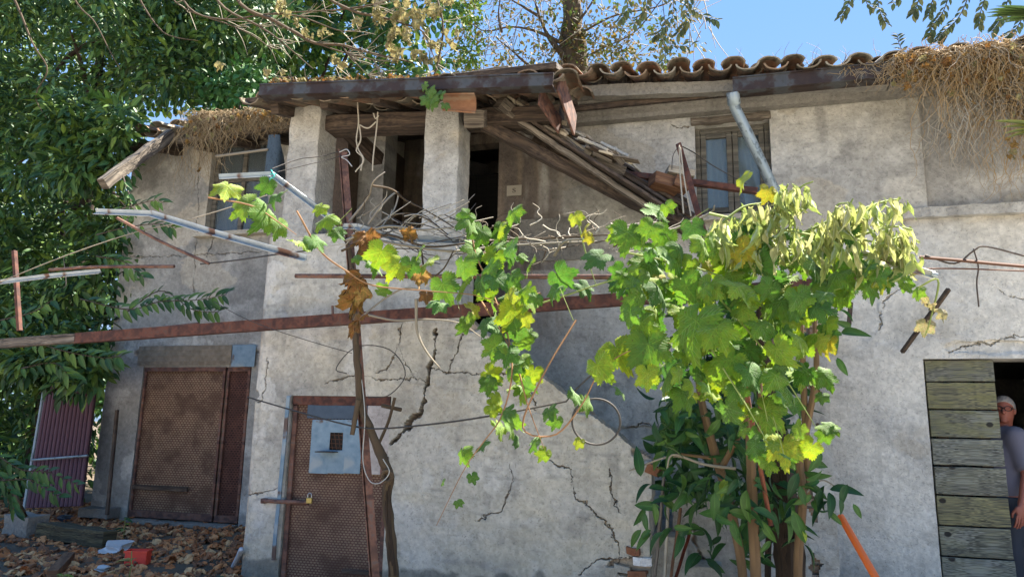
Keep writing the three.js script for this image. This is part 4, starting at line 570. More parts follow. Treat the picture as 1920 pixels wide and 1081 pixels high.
single('hanging_stick', beamGeo(at(1596, 566, 1.5), at(1592, 610, 1.5), 0.028, 0.02, V(1, 0, 0), 0.003), M.darkWood, 'short brown stick hanging below the beam end', 'stick');
single('leaning_batten', beamGeo(at(1780, 542, 0.6), at(1692, 660, 0.1), 0.03, 0.03, V(0, 1, 0), 0.003), M.darkWood, 'dark batten slanting on the wall above the plank door', 'batten');
// wires
const wire = (pts, z, r, mat, label) => single('wire', tube(W_(pts, z), r, 5), mat, label, 'wire');
wire([[464, 744, 1.3], [560, 772, 1.75], [660, 798, 2.05], [720, 803, 2.1], [850, 790, 2.2], [960, 772, 2.3], [1062, 752, 2.4]], 2, 0.006, M.wire, 'long black cable sagging across the cellar door and crack');
wire([[1062, 752], [1090, 720], [1150, 668], [1230, 604], [1300, 560]], 2.4, 0.005, M.wire, 'black cable rising behind the big vine leaves');
wire([[400, 565], [455, 595], [520, 620], [600, 645], [660, 662]], 1.55, 0.003, M.wire, 'thin wire sloping under the beam to the post');
wire([[0, 528], [120, 480], [250, 436], [330, 418], [420, 392], [500, 366]], 2.4, 0.004, M.twig, 'pale wire stretched from the tree to the blue knot');
wire([[375, 495], [440, 488], [510, 478], [575, 470]], 2.2, 0.006, M.wire, 'dark cable ending at the bent bar end');
wire([[510, 316, 2.5], [560, 298, 2.3], [600, 293, 2.15], [642, 282, 2.0]], 2.2, 0.004, M.wire, 'wire from the blue knot to the post top');
wire([[520, 322, 2.5], [570, 310, 2.3], [620, 298, 2.1], [644, 290, 2.0]], 2.2, 0.003, M.wire, 'second slack wire from the blue knot to the post top');
wire([[1270, 270, 1.12], [1300, 285, 0.8], [1340, 312, 0.5], [1400, 345, 0.4]], 0.9, 0.005, M.wire, 'thin wire running from the leaning iron past the window');
wire([[1590, 506], [1680, 506], [1780, 503], [1925, 508]], 2.6, 0.004, M.wireRust, 'straight rusty wire below the white bar');
wire([[1725, 482], [1800, 488], [1860, 494], [1930, 500]], 2.5, 0.009, M.wireRust, 'thick rusty cane wire running off beside the wall');
wire([[1735, 478], [1790, 494], [1826, 470], [1850, 462], [1930, 482]], 2.5, 0.005, M.darkTwig, 'dark curled cane above the rusty wires');
wire([[1826, 466], [1835, 500], [1832, 530], [1836, 575]], 2.5, 0.004, M.darkTwig, 'thin twig hanging down from the wires');
wire([[440, 540], [445, 590], [440, 600]].map(([a, b]) => [a - 322, b - 60]), 2.2, 0.003, M.wire, 'thin wire hanging in front of the left tree');
wire([[665, 670, 2.05], [676, 700, 2.05], [684, 780, 2.08], [680, 860, 2.1], [692, 900, 2.1], [712, 905, 2.1], [730, 885, 2.1], [718, 860, 2.1]], 2, 0.0035, M.paleWire, 'pale loop of wire tied around the post and vine stem');
wire([[650, 700], [630, 690], [668, 650], [730, 655], [760, 700], [730, 740], [690, 745]], 1.6, 0.004, M.wire, 'round loop of dark wire behind the post');
single('wire_hoop', (() => { const c = at(1118, 790, 2.45), r = 45 * m_px(c); return new THREE.TorusGeometry(r, 0.006, 6, 48).scale(1, 0.94, 1).rotateY(0.25).translate(c.x, c.y, c.z); })(), M.wire, 'round black cable hoop hanging under the vine', 'hoop');
// ---------------------------------------------------------------- small things about the wall and the yard
{ const o = thing('metal_sheet', 'curled grey metal sheet hanging beside the left window under the eave', 'metal sheet', ZERO); const g = new THREE.PlaneGeometry(0.22, 0.5, 8, 10), p = g.attributes.position; for (let i = 0; i < p.count; i++) { const yy = p.getY(i), k = 0.45 + 0.55 * sst(0.25, -0.15, yy); p.setX(i, (p.getX(i) + 0.11) * k - 0.11); p.setZ(i, 0.09 * Math.cos(p.getX(i) * 13) + 0.05 * yy); } g.computeVertexNormals(); part('sheet', g.rotateY(0.9).translate(at(518, 292, 0.15).x, at(518, 300, 0.15).y, 0.15), std({ map: M.zinc.map, color: 0x7e8890, side: THREE.DoubleSide, roughness: 0.5, metalness: 0.3 }), o); }
single('roof_timber', beamGeo(at(192, 345, 1.0), at(322, 250, 0.2), 0.11, 0.09, V(0, 1, 0.4), 0.012), M.wood, 'fallen grey rafter slanting down from the left eave corner', 'timber');
single('eave_pole', tube([at(405, 293, 0.25), at(502, 280, 0.25)], 0.015, 8, false), M.twig, 'thin pale pole under the left eave dry vines', 'pole');
{ const a = at(219, 768, 0.0), b = at(200, 965, 0.15); single('iron_rod', beamGeo(b, a, 0.035, 0.03, V(1, 0, 0), 0.003), M.darkWood, 'dark upright bar leaning against the wall left of the mesh door', 'rod'); }
{ // purple ribbed screen
  const o = thing('ribbed_screen', 'faded purple ribbed plastic screen leaning beyond the left wall corner', 'screen', ZERO), tl = at(96, 668, -0.1), tr = at(186, 672, -0.1), bl = at(48, 952, 0.12), br = at(152, 948, 0.12), mat = std({ color: 0x5e424c, roughness: 0.8 }), N = 13;
  const base = std({ color: 0x453138, roughness: 0.8 }); const pg = new THREE.BufferGeometry().setFromPoints([bl, br, tl, tr].map((p) => p.clone().add(V(0, 0, -0.02)))); pg.setIndex([0, 1, 2, 1, 3, 2]); pg.computeVertexNormals(); base.side = THREE.DoubleSide; pg.setAttribute('uv', new THREE.Float32BufferAttribute([0, 0, 1, 0, 0, 1, 1, 1], 2)); part('back_sheet', pg, base, o);
  for (let i = 0; i < N; i++) { const t = (i + 0.5) / N; part('rib', tube([bl.clone().lerp(br, t), tl.clone().lerp(tr, t)], 0.022, 7, false, 0.1), mat, o); }
  part('frame_stile', tube([bl.clone().add(V(-0.03, -0.05, 0)), tl.clone().add(V(-0.03, 0, 0))], 0.016, 8, false), M.zinc, o); part('cross_bar', tube([at(58, 862, 0.12), at(164, 854, 0.12)], 0.013, 8, false), M.zinc, o);
}
{ const gy = (p, d = 0) => { p.y = groundY(p.x, p.z) + d; return p; };
  const a = gy(atY(80, 985, 0.52), 0.08), b = gy(atY(205, 1008, 0.48), 0.08); single('old_beam', beamGeo(a, b, 0.14, 0.14, V(0, 1, 0), 0.014), std({ map: M.wood.map, color: 0xb9bda0, bumpMap: woodBumpT, bumpScale: 0.008 }), 'mossy old beam lying in the leaf litter', 'timber');
  const a2 = gy(atY(24, 978, 0.52), 0.1), b2 = gy(atY(70, 988, 0.5), 0.1); single('stone_block', beamGeo(a2, b2, 0.2, 0.2, V(0, 1, 0), 0.02), M.mortar, 'grey stone block beside the mossy beam', 'stone');
  single('dead_branch', tube([at(18, 900, 0.9), at(38, 950, 0.95), gy(atY(62, 990, 0.45), 0.03), gy(atY(92, 1010, 0.42), 0.02)], [0.014, 0.02, 0.02, 0.012], 7), M.greyBark, 'bare grey branch leaning down into the leaf litter', 'branch');
  // red open box with dark mouth
  const c = gy(atY(258, 1045, 0.42), 0.0), o = thing('red_box', 'small open red plastic box lying on the fallen leaves', 'box', c), red = std({ color: 0xd8402f, roughness: 0.5 }); o.rotation.y = 0.35; o.scale.setScalar(0.66);
  for (const [w, h, d, x, y, z] of [[0.26, 0.012, 0.16, 0, 0.01, 0], [0.26, 0.14, 0.012, 0, 0.086, 0.074], [0.26, 0.14, 0.012, 0, 0.086, -0.074], [0.012, 0.14, 0.136, 0.124, 0.086, 0], [0.012, 0.14, 0.136, -0.124, 0.086, 0]]) part(h > 0.05 ? 'side' : 'base', new RoundedBoxGeometry(w, h, d, 2, 0.004).translate(x, y, z), red, o);
  part('rim', merge([new THREE.BoxGeometry(0.28, 0.02, 0.02).translate(0, 0.164, 0.085), new THREE.BoxGeometry(0.28, 0.02, 0.02).translate(0, 0.164, -0.085), new THREE.BoxGeometry(0.02, 0.02, 0.15).translate(0.13, 0.164, 0), new THREE.BoxGeometry(0.02, 0.02, 0.15).translate(-0.13, 0.164, 0)]), red, o);
  const bag = (px, py, s, label, col) => { const g = roughen(new THREE.IcosahedronGeometry(s, 4), s * 0.9, 3.5 / s * 0.25, px).scale(1.2, 0.55, 0.9), p = gy(atY(px, py, 0.42), s * 0.35); single('plastic_bag', g.translate(p.x, p.y, p.z), std({ color: col, roughness: 0.35 }), label, 'plastic bag'); };
  bag(215, 1030, 0.10, 'crumpled pale translucent plastic bag against the red box', 0xb9b6b4); bag(196, 1054, 0.05, 'small grey plastic scrap in the leaf litter', 0xa9acac); bag(118, 978, 0.06, 'dark blue plastic scrap by the mossy beam', 0x3a414c);
  single('white_pipe', tube([at(432, 1072, 1.0), at(447, 1042, 1.15), at(452, 1030, 1.26)], 0.022, 10, false), std({ color: 0xb8bcc2, roughness: 0.5 }), 'short pale plastic pipe at the porch corner foot', 'pipe');
  { const a3 = gy(atY(96, 1085, 0.36), 0.04), b3 = gy(atY(128, 1052, 0.38), 0.05); single('timber_offcut', beamGeo(a3, b3, 0.06, 0.08, V(0, 1, 0), 0.004), M.brownWood, 'brown timber offcut on the fallen leaves', 'timber'); }
  // orange pipe and boards leaning at the shrub
  const p0 = at(1577, 968, 1.9), p1 = at(1648, 1092, 2.3), dir = p1.clone().sub(p0).normalize(); single('orange_pipe', merge([tube([p0, p0.clone().addScaledVector(dir, (p0.y - 0.05) / -dir.y)], 0.0195, 16, false)]), std({ color: 0xdf6a2c, roughness: 0.45 }), 'bright orange plastic pipe leaning toward the shrub', 'pipe');
  const board = (x0, y0, x1, y1, z0, z1, w, t, mat, label) => { const a4 = at(x0, y0, z0), b4 = at(x1, y1, z1), dd = b4.clone().sub(a4).normalize(), e = a4.clone().addScaledVector(dd, (a4.y - groundY(a4.x, 1.5) + 0.02) / -dd.y); single('leaning_board', beamGeo(e, a4, t, w, V(0, 0, 1), 0.006, x0), mat, label, 'board', 'boards leaning on the broken stair wall'); };
  board(1246, 884, 1228, 1081, 1.28, 1.45, 0.02, 0.055, M.wood, 'grey weathered board, tallest of those leaning on the broken wall'); board(1254, 932, 1246, 1081, 1.30, 1.5, 0.02, 0.03, M.paleWood, 'narrow pale board leaning beside the tallest grey one'); board(1276, 955, 1258, 1085, 1.30, 1.6, 0.02, 0.06, M.brownWood, 'brown board leaning between the pale one and the shrub'); board(1296, 990, 1262, 1100, 1.2, 1.5, 0.02, 0.05, std({ map: M.brownWood.map, color: 0xe08a5a }), 'short reddish board leaning most steeply aslant under the shrub');
  single('cross_stick', merge([tube(W_([[716, 760], [752, 768]], 1.35), 0.016, 7, false, 0.1), tube(W_([[740, 745], [728, 790], [704, 845]], 1.4), 0.012, 7, true, 0.15)]), M.greyBark, 'forked dead stick propped beside the cellar door edge', 'stick');
}
// ---------------------------------------------------------------- leaves
const lerpTab = (tab, x) => { for (let i = 0; i < tab.length - 1; i++) if (x <= tab[i + 1][0]) return mix(tab[i][1], tab[i + 1][1], sst(tab[i][0], tab[i + 1][0], x)); return tab[tab.length - 1][1]; };
function grapeLeaf(v) {                                                  // five-lobed toothed leaf, unit size, stalk at the origin, tip along +y, normal +z
  const r = rng(900 + v), N = 72, tab = [[0, 0.74], [24, 0.52 - 0.05 * r()], [50, 0.66], [80, 0.47 - 0.05 * r()], [108, 0.54], [140, 0.46], [164, 0.36], [180, 0.06]], pos = [], uv = [], idx = [];
  const sides = [0, 1].map(() => tab.map(([a, b]) => [a, b * rr(0.93, 1.07, r)])), curl = rr(0.1, 0.95, r), fold = rr(-0.25, 0.55, r), wav = rr(0.05, 0.12, r);
  const put = (x, y) => { const q = Math.hypot(x, y); pos.push(x, y, -curl * q * q + fold * Math.abs(x) + wav * Math.sin(x * 11 + v) * q + wav * Math.cos(y * 9 + v * 2) * q); uv.push(0.5 + x * 0.6, 0.4 + y * 0.6); };
  put(0, 0);
  for (const k of [0.38, 0.72, 1]) for (let i = 0; i < N; i++) { const t = i / N * 360, d = t > 180 ? 360 - t : t, tooth = k === 1 ? (i % 2 ? 0.05 : -0.035) * (d < 165 ? 1 : 0) : 0, rad = (lerpTab(sides[t > 180 ? 1 : 0], d) + tooth) * k, a = t * Math.PI / 180; put(Math.sin(a) * rad, Math.cos(a) * rad); }
  for (let i = 0; i < N; i++) { const j = (i + 1) % N; idx.push(0, 1 + j, 1 + i); for (let k = 0; k < 2; k++) { const a = 1 + k * N + i, b = 1 + k * N + j, c = a + N, d = b + N; idx.push(a, b, c, b, d, c); } }
  const g = new THREE.BufferGeometry(); g.setAttribute('position', new THREE.Float32BufferAttribute(pos, 3)); g.setAttribute('uv', new THREE.Float32BufferAttribute(uv, 2)); g.setIndex(idx); g.computeVertexNormals(); return g;
}
function bladeLeaf(v, w = 0.34, curl = 0.3, fold = 0.25, seg = 6, crumple = 0) {    // lanceolate leaf, unit length, stalk at the origin, tip +y
  const r = rng(700 + v * 13), pos = [], uv = [], idx = [], k = rr(0.7, 1.3, r);
  for (let i = 0; i <= seg; i++) { const t = i / seg, h = w * Math.pow(Math.sin(Math.PI * Math.pow(t, 0.85)), 0.8) / 2 + 0.004; for (const s of [-1, 0, 1]) { const x = s * h, c = crumple * Math.sin(t * 9 + s * 2 + v); pos.push(x * (1 - crumple) + c * 0.1, t, -curl * k * t * t + (s ? fold * h * 1.6 : 0) + c * 0.16); uv.push(0.5 + s * 0.5, t); } }
  for (let i = 0; i < seg; i++) for (let s = 0; s < 2; s++) { const a = i * 3 + s; idx.push(a, a + 1, a + 3, a + 1, a + 4, a + 3); }
  const g = new THREE.BufferGeometry(); g.setAttribute('position', new THREE.Float32BufferAttribute(pos, 3)); g.setAttribute('uv', new THREE.Float32BufferAttribute(uv, 2)); g.setIndex(idx); g.computeVertexNormals(); return g;
}
function vineTex(yellowing) {
  const cv = document.createElement('canvas'); cv.width = cv.height = 512; const c = cv.getContext('2d'); c.fillStyle = '#d3d8c4'; c.fillRect(0, 0, 512, 512);
  const r = rng(3); for (let i = 0; i < 2600; i++) { c.fillStyle = `rgba(${120 + 100 * r()},${140 + 100 * r()},${100 + 60 * r()},0.16)`; c.beginPath(); c.arc(r() * 512, r() * 512, 3 + r() * 12, 0, 7); c.fill(); }
  if (yellowing) for (let i = 0; i < 60; i++) { const a = r() * 6.28, d = 90 + r() * 170; c.fillStyle = `rgba(255,${225 + 25 * r()},90,${0.12 + 0.2 * r()})`; c.beginPath(); c.arc(256 + Math.cos(a) * d, 205 + Math.sin(a) * d, 12 + r() * 40, 0, 7); c.fill(); }
  const ox = 256, oy = 0.4 * 512; c.strokeStyle = '#f6f4d2'; c.lineCap = 'round';
  for (const a of [0, 52, -52, 108, -108]) { const s = Math.sin(a * Math.PI / 180), k = Math.cos(a * Math.PI / 180), L = a ? 205 : 240; c.lineWidth = 5; c.beginPath(); c.moveTo(ox, oy); c.lineTo(ox + s * L, oy + k * L); c.stroke();
    for (let i = 1; i < 6; i++) for (const q of [-1, 1]) { const b = (a + q * 42) * Math.PI / 180, x = ox + s * L * i / 6.4, y = oy + k * L * i / 6.4; c.lineWidth = 2; c.beginPath(); c.moveTo(x, y); c.lineTo(x + Math.sin(b) * 62, y + Math.cos(b) * 62); c.stroke(); } }
  for (let i = 0; i < (yellowing ? 90 : 40); i++) { const a = r() * 6.28, d = r() < 0.5 ? 200 + r() * 60 : r() * 220; c.fillStyle = `rgba(${130 + 40 * r()},${90 + 30 * r()},50,${0.2 + 0.5 * r()})`; c.beginPath(); c.arc(256 + Math.cos(a) * d, 205 + Math.sin(a) * d, 1 + r() * (d > 190 ? 11 : 4), 0, 7); c.fill(); }
  const t = new THREE.CanvasTexture(cv); t.colorSpace = THREE.SRGBColorSpace; t.flipY = false; return t;
}
const grapeMap = vineTex(false), grapeMap2 = vineTex(true), bladeMap = tex(64, 256, (u, v) => { const m = Math.abs(u - 0.5), s = 0.78 + 0.2 * sst(0.05, 0.01, m) + 0.10 * sst(0.85, 1, Math.sin((v * 26 + m * 9) * 3.14)) + 0.16 * (rA(u, v) - 0.5); return [s, s, s * 0.92]; }, true);
const leafMat = (r, g, b, map, tr = 0.35, rough = 0.62) => new THREE.MeshPhysicalMaterial({ color: new THREE.Color().setRGB(r, g, b), map, transmission: tr, thickness: 0, roughness: rough, specularIntensity: 0.45, side: THREE.DoubleSide, ...(map === grapeMap || map === grapeMap2 ? { bumpMap: grapeMap, bumpScale: 0.004 } : {}) });
const LM = {
  grape: [[0.17, 0.34, 0.035], [0.23, 0.40, 0.035], [0.12, 0.28, 0.04], [0.36, 0.50, 0.035], [0.13, 0.27, 0.04]].flatMap((c) => [leafMat(...c, grapeMap, 0.5, 0.85), leafMat(c[0] * 1.12, c[1] * 1.04, c[2], grapeMap2, 0.5, 0.85), leafMat(c[0] * 0.72, c[1] * 0.78, c[2] * 1.1, grapeMap, 0.42, 0.85)]),
  yellow: [leafMat(0.62, 0.52, 0.05, grapeMap, 0.45, 0.8), leafMat(0.48, 0.52, 0.05, grapeMap, 0.45, 0.8)],
  dry: [leafMat(0.42, 0.20, 0.07, grapeMap, 0.3, 0.95), leafMat(0.50, 0.28, 0.12, grapeMap, 0.3, 0.95), leafMat(0.34, 0.15, 0.06, grapeMap, 0.3, 0.95)],
  tan: [leafMat(0.52, 0.42, 0.27, grapeMap, 0.3, 0.95)],
  bay: [[0.07, 0.165, 0.065], [0.10, 0.22, 0.07], [0.06, 0.145, 0.07], [0.14, 0.27, 0.07], [0.20, 0.33, 0.07]].map((c) => leafMat(...c, bladeMap, 0.22, 0.5)),
  shrub: [[0.05, 0.15, 0.05], [0.07, 0.19, 0.05], [0.04, 0.12, 0.05], [0.10, 0.22, 0.05]].map((c) => leafMat(...c, bladeMap, 0.25, 0.5)),
  lime: [leafMat(0.33, 0.46, 0.06, bladeMap, 0.4, 0.7)],
  wilt: [[0.56, 0.64, 0.22], [0.66, 0.70, 0.30], [0.44, 0.55, 0.17], [0.70, 0.70, 0.36]].map((c) => leafMat(...c, bladeMap, 0.52, 0.9)),
  olive: [[0.16, 0.18, 0.07], [0.24, 0.20, 0.08], [0.12, 0.15, 0.06]].map((c) => leafMat(...c, bladeMap, 0.3, 0.8)),
};
const grapeG = [0, 1, 2, 3, 4, 5, 6, 7].map(grapeLeaf), bayG = [0, 1, 2].map((v) => bladeLeaf(v, 0.34, 0.22, 0.3, 5)), shrubG = [3, 4, 5].map((v) => bladeLeaf(v, 0.36, 0.45, 0.35, 7)), wiltG = [6, 7, 8, 9, 12, 13, 14].map((v) => bladeLeaf(v, 0.20 + 0.02 * (v % 5), 0.25 + 0.08 * (v % 4), 0.9, 9, 0.18 + 0.05 * (v % 5))), smallG = [10, 11].map((v) => bladeLeaf(v, 0.5, 0.2, 0.2, 3));
const dryG = [0, 1, 2].map((v) => roughen(grapeLeaf(v + 20), 0.34, 3.1, v * 9).scale(0.8, 0.8, 1.0));
function pose(p, tip, normal, s) { const y = tip.clone().normalize(), z = normal.clone().addScaledVector(y, -normal.dot(y)); if (z.lengthSq() < 1e-5) z.set(0.3, 0.2, 1); z.normalize(); return new THREE.Matrix4().makeBasis(V(0, 0, 0).crossVectors(y, z), y, z).scale(V(s, s, s)).setPosition(p); }
const rv = (r, k = 1) => V(rr(-k, k, r), rr(-k, k, r), rr(-k, k, r));
function inFrame(p) { const q = p.clone().project(camera); return Math.abs(q.x) < 1.03 && Math.abs(q.y) < 1.03 && q.z < 1; }
function leafSet(parent, list, max = 300, name = 'leaf') {               // list: { m, g, mat, c }; the largest in view become parts, the rest one instanced part
  const key = (l) => { const p = V(0, 0, 0).setFromMatrixPosition(l.m), s = l.m.getMaxScaleOnAxis(); return inFrame(p) ? s / Math.max(0.5, depth(p)) : 0; };
  if (list.length > max) list = list.map((l) => [key(l), l]).sort((a, b) => b[0] - a[0]).map((l) => l[1]);
  for (const l of list.slice(0, max)) { const o = part(name, l.g, l.mat, parent); o.applyMatrix4(l.m); }
  const rest = list.slice(max); if (!rest.length) return;
  const base = rest[0].mat.clone(); base.color.setRGB(1, 1, 1);
  const im = shade(new THREE.InstancedMesh(rest[0].g, base, rest.length)); im.name = 'foliage'; im.userData.kind = 'stuff';
  rest.forEach((l, i) => { im.setMatrixAt(i, l.m); im.setColorAt(i, l.mat.color); }); parent.add(im);
}
const pick = (a, r) => a[Math.floor(r() * a.length) % a.length];
// ---------------------------------------------------------------- grapevine
{
  const o = thing('grapevine', 'sprawling green grapevine with large lobed leaves trained along the beam', 'vine', ZERO), r = rng(41), L = [];
  const canes = [
    [[556, 395, 3.0], [600, 470, 2.9], [650, 508, 2.8], [700, 535, 2.7], [800, 545, 2.7], [900, 555, 2.7], [960, 585, 2.7]], [[390, 370, 3.0], [470, 385, 3.0], [520, 415, 3.0], [556, 440, 2.9]],
    [[880, 400, 2.6], [890, 470, 2.6], [920, 540, 2.6], [950, 620, 2.7], [960, 700, 2.8], [940, 780, 2.8], [905, 830, 2.85], [870, 880, 2.85], [818, 985, 2.9]], [[900, 560, 2.6], [960, 660, 2.75], [990, 760, 2.8], [1020, 840, 2.85]], [[1080, 600, 2.6], [1020, 700, 2.8], [980, 800, 2.85], [1040, 815, 2.85], [1090, 760, 2.9], [1130, 690, 2.95], [1200, 650, 3.0], [1280, 640, 3.0]],
    [[960, 585, 2.7], [1040, 560, 2.7], [1100, 540, 2.75], [1180, 510, 2.8], [1240, 450, 2.9], [1330, 390, 2.95]], [[1085, 420, 2.6], [1100, 480, 2.6], [1120, 540, 2.6]], [[1160, 470, 2.9], [1300, 500, 2.9], [1420, 540, 2.9], [1560, 545, 2.9], [1640, 500, 2.9]], [[1350, 560, 2.9], [1420, 640, 2.95], [1480, 720, 3.0], [1530, 800, 3.0]], [[1300, 600, 3.0], [1350, 680, 3.05], [1400, 760, 3.1], [1440, 830, 3.1]], [[1720, 540, 2.9], [1760, 525, 2.9], [1745, 600, 2.9], [1735, 630, 2.9]]];
  canes.forEach((c, i) => part('cane', tube(c.map(([a, b, z]) => at(a, b, z)), [0.0055, 0.0045, 0.0015], 6), i === 0 ? M.cane : i > 4 ? M.greenCane : M.cane, o));
  const leaf = (px, py, size, z, kind = 'grape', droop = 1) => { const p = at(px, py, z + rr(-0.05, 0.05, r)), s = size * m_px(p) / 1.32, out = CAM.clone().sub(p).normalize(); const tip = V(rr(-1, 1, r), -droop + rr(-0.6, 0.8, r), rr(-0.3, 0.8, r)), n = out.multiplyScalar(0.6).add(V(rr(-0.9, 0.9, r), rr(-0.1, 1.2, r), rr(-0.4, 0.4, r)));
    const dry = kind === 'dry' || kind === 'tan'; const m = pose(p, tip, n, s); const c = V(0, 0.12, 0).applyMatrix4(m).sub(p); m.setPosition(p.clone().sub(c)); L.push({ m, g: dry ? pick(dryG, r) : pick(grapeG, r), mat: pick(LM[kind], r) }); };
  const list = [[425, 352, 72], [458, 385, 80], [500, 350, 50], [515, 372, 45], [495, 405, 80], [520, 425, 60], [565, 455, 62], [592, 452, 55], [612, 408, 58], [632, 436, 42], [600, 390, 40], [670, 484, 30], [712, 478, 75], [742, 500, 62], [716, 545, 40], [700, 500, 50], [770, 498, 52], [800, 492, 60], [832, 538, 78], [822, 572, 52], [786, 470, 40], [880, 414, 60], [902, 440, 62], [888, 470, 62], [868, 500, 62], [918, 502, 62], [955, 470, 46], [900, 532, 56], [932, 522, 60], [962, 520, 50], [980, 482, 30], [985, 548, 60], [958, 560, 62], [992, 568, 50], [960, 592, 80], [915, 602, 62], [935, 632, 72], [966, 622, 60], [1006, 560, 40], [925, 652, 62], [952, 662, 62], [920, 702, 52], [962, 690, 52], [915, 722, 46], [982, 642, 46], [1000, 702, 50], [925, 762, 46], [952, 772, 46], [990, 722, 50], [960, 802, 50], [935, 802, 50], [905, 832, 40], [1000, 832, 40], [1030, 772, 46], [1042, 792, 40], [868, 850, 46], [886, 896, 30], [830, 902, 20], [860, 942, 26], [1020, 852, 40], [1080, 742, 52], [1100, 757, 52], [1052, 520, 72], [1040, 548, 50], [1120, 482, 72], [1096, 540, 52], [1176, 442, 82], [1228, 396, 66], [1252, 388, 40], [1125, 690, 80], [1160, 660, 90], [1218, 655, 112], [1250, 700, 90], [1285, 740, 70], [1302, 612, 140], [1345, 622, 92], [1442, 776, 88], [1470, 842, 82], [1366, 770, 70], [1462, 660, 84], [1505, 700, 62], [1390, 542, 92], [1262, 482, 84], [1425, 502, 84], [1215, 500, 80], [1240, 545, 80], [1195, 560, 70], [1180, 590, 60], [1205, 610, 70], [1330, 540, 80], [1290, 540, 80], [1460, 570, 84], [1430, 615, 80], [1500, 640, 70], [1410, 700, 80], [1370, 680, 80], [1480, 730, 60], [1565, 520, 80], [1600, 500, 70], [1530, 500, 70], [1330, 460, 80], [1300, 430, 60], [1640, 505, 46], [1700, 535, 36], [1722, 548, 36], [1690, 520, 30], [1580, 560, 50], [1500, 560, 70], [1440, 870, 50], [1390, 800, 40], [1165, 735, 40], [1085, 830, 30]];
  for (const [a, b, s] of list) leaf(a, b, s, a < 640 ? 3.0 : a < 1110 ? rr(2.6, 2.85, r) : rr(2.85, 3.15, r), r() < 0.025 ? 'yellow' : 'grape');
  for (const [a, b, s] of [[886, 577, 46], [1080, 408, 40], [1096, 428, 36], [1105, 446, 30], [1375, 478, 84], [1395, 470, 70], [1395, 338, 56], [1440, 362, 46], [1552, 648, 56], [985, 600, 40], [955, 560, 50], [1350, 600, 22], [1302, 745, 24], [1540, 640, 50]]) leaf(a, b, s, a > 1350 ? 3.0 : 2.75, 'yellow');
  for (const [a, b, s] of [[688, 452, 54], [700, 446, 40], [766, 440, 38], [672, 530, 60], [666, 560, 62], [664, 600, 54], [676, 545, 50], [790, 520, 46], [782, 505, 36], [918, 480, 32], [800, 555, 30], [1245, 650, 34], [1000, 556, 30]]) leaf(a, b, s * 1.25, 2.5, 'dry', 1.4);
  for (const [a, b, s] of [[1740, 572, 54], [1736, 612, 44], [1770, 590, 34]]) leaf(a, b, s, 2.9, 'tan', 1.4);
  const box = [[1160, 430, 1600, 560, 96, 32, 72], [1190, 540, 1560, 720, 92, 34, 74], [1380, 700, 1570, 860, 30, 28, 60], [1230, 640, 1330, 760, 16, 30, 60], [860, 400, 1000, 700, 22, 36, 64], [1560, 470, 1690, 540, 10, 36, 60], [900, 680, 1010, 830, 12, 28, 46]];
  for (const [x0, y0, x1, y1, n, s0, s1] of box) for (let i = 0; i < n; i++) leaf(rr(x0, x1, r), rr(y0, y1, r), rr(s0, s1, r), x0 < 1100 ? rr(2.4, 2.8, r) : rr(2.5, 3.1, r), r() < 0.03 ? 'yellow' : 'grape');
  leafSet(o, L, 300);
  for (const [a, b, c, d] of [[430, 345, 470, 400], [500, 385, 540, 355], [610, 440, 660, 390], [1230, 400, 1255, 450], [1300, 640, 1345, 560], [1440, 790, 1420, 700], [1470, 850, 1450, 780], [1050, 540, 1075, 600]]) part('petiole', tube([at(a, b, 2.95), at(c, d, 2.95)], 0.002, 5, false), M.greenCane, o);
}
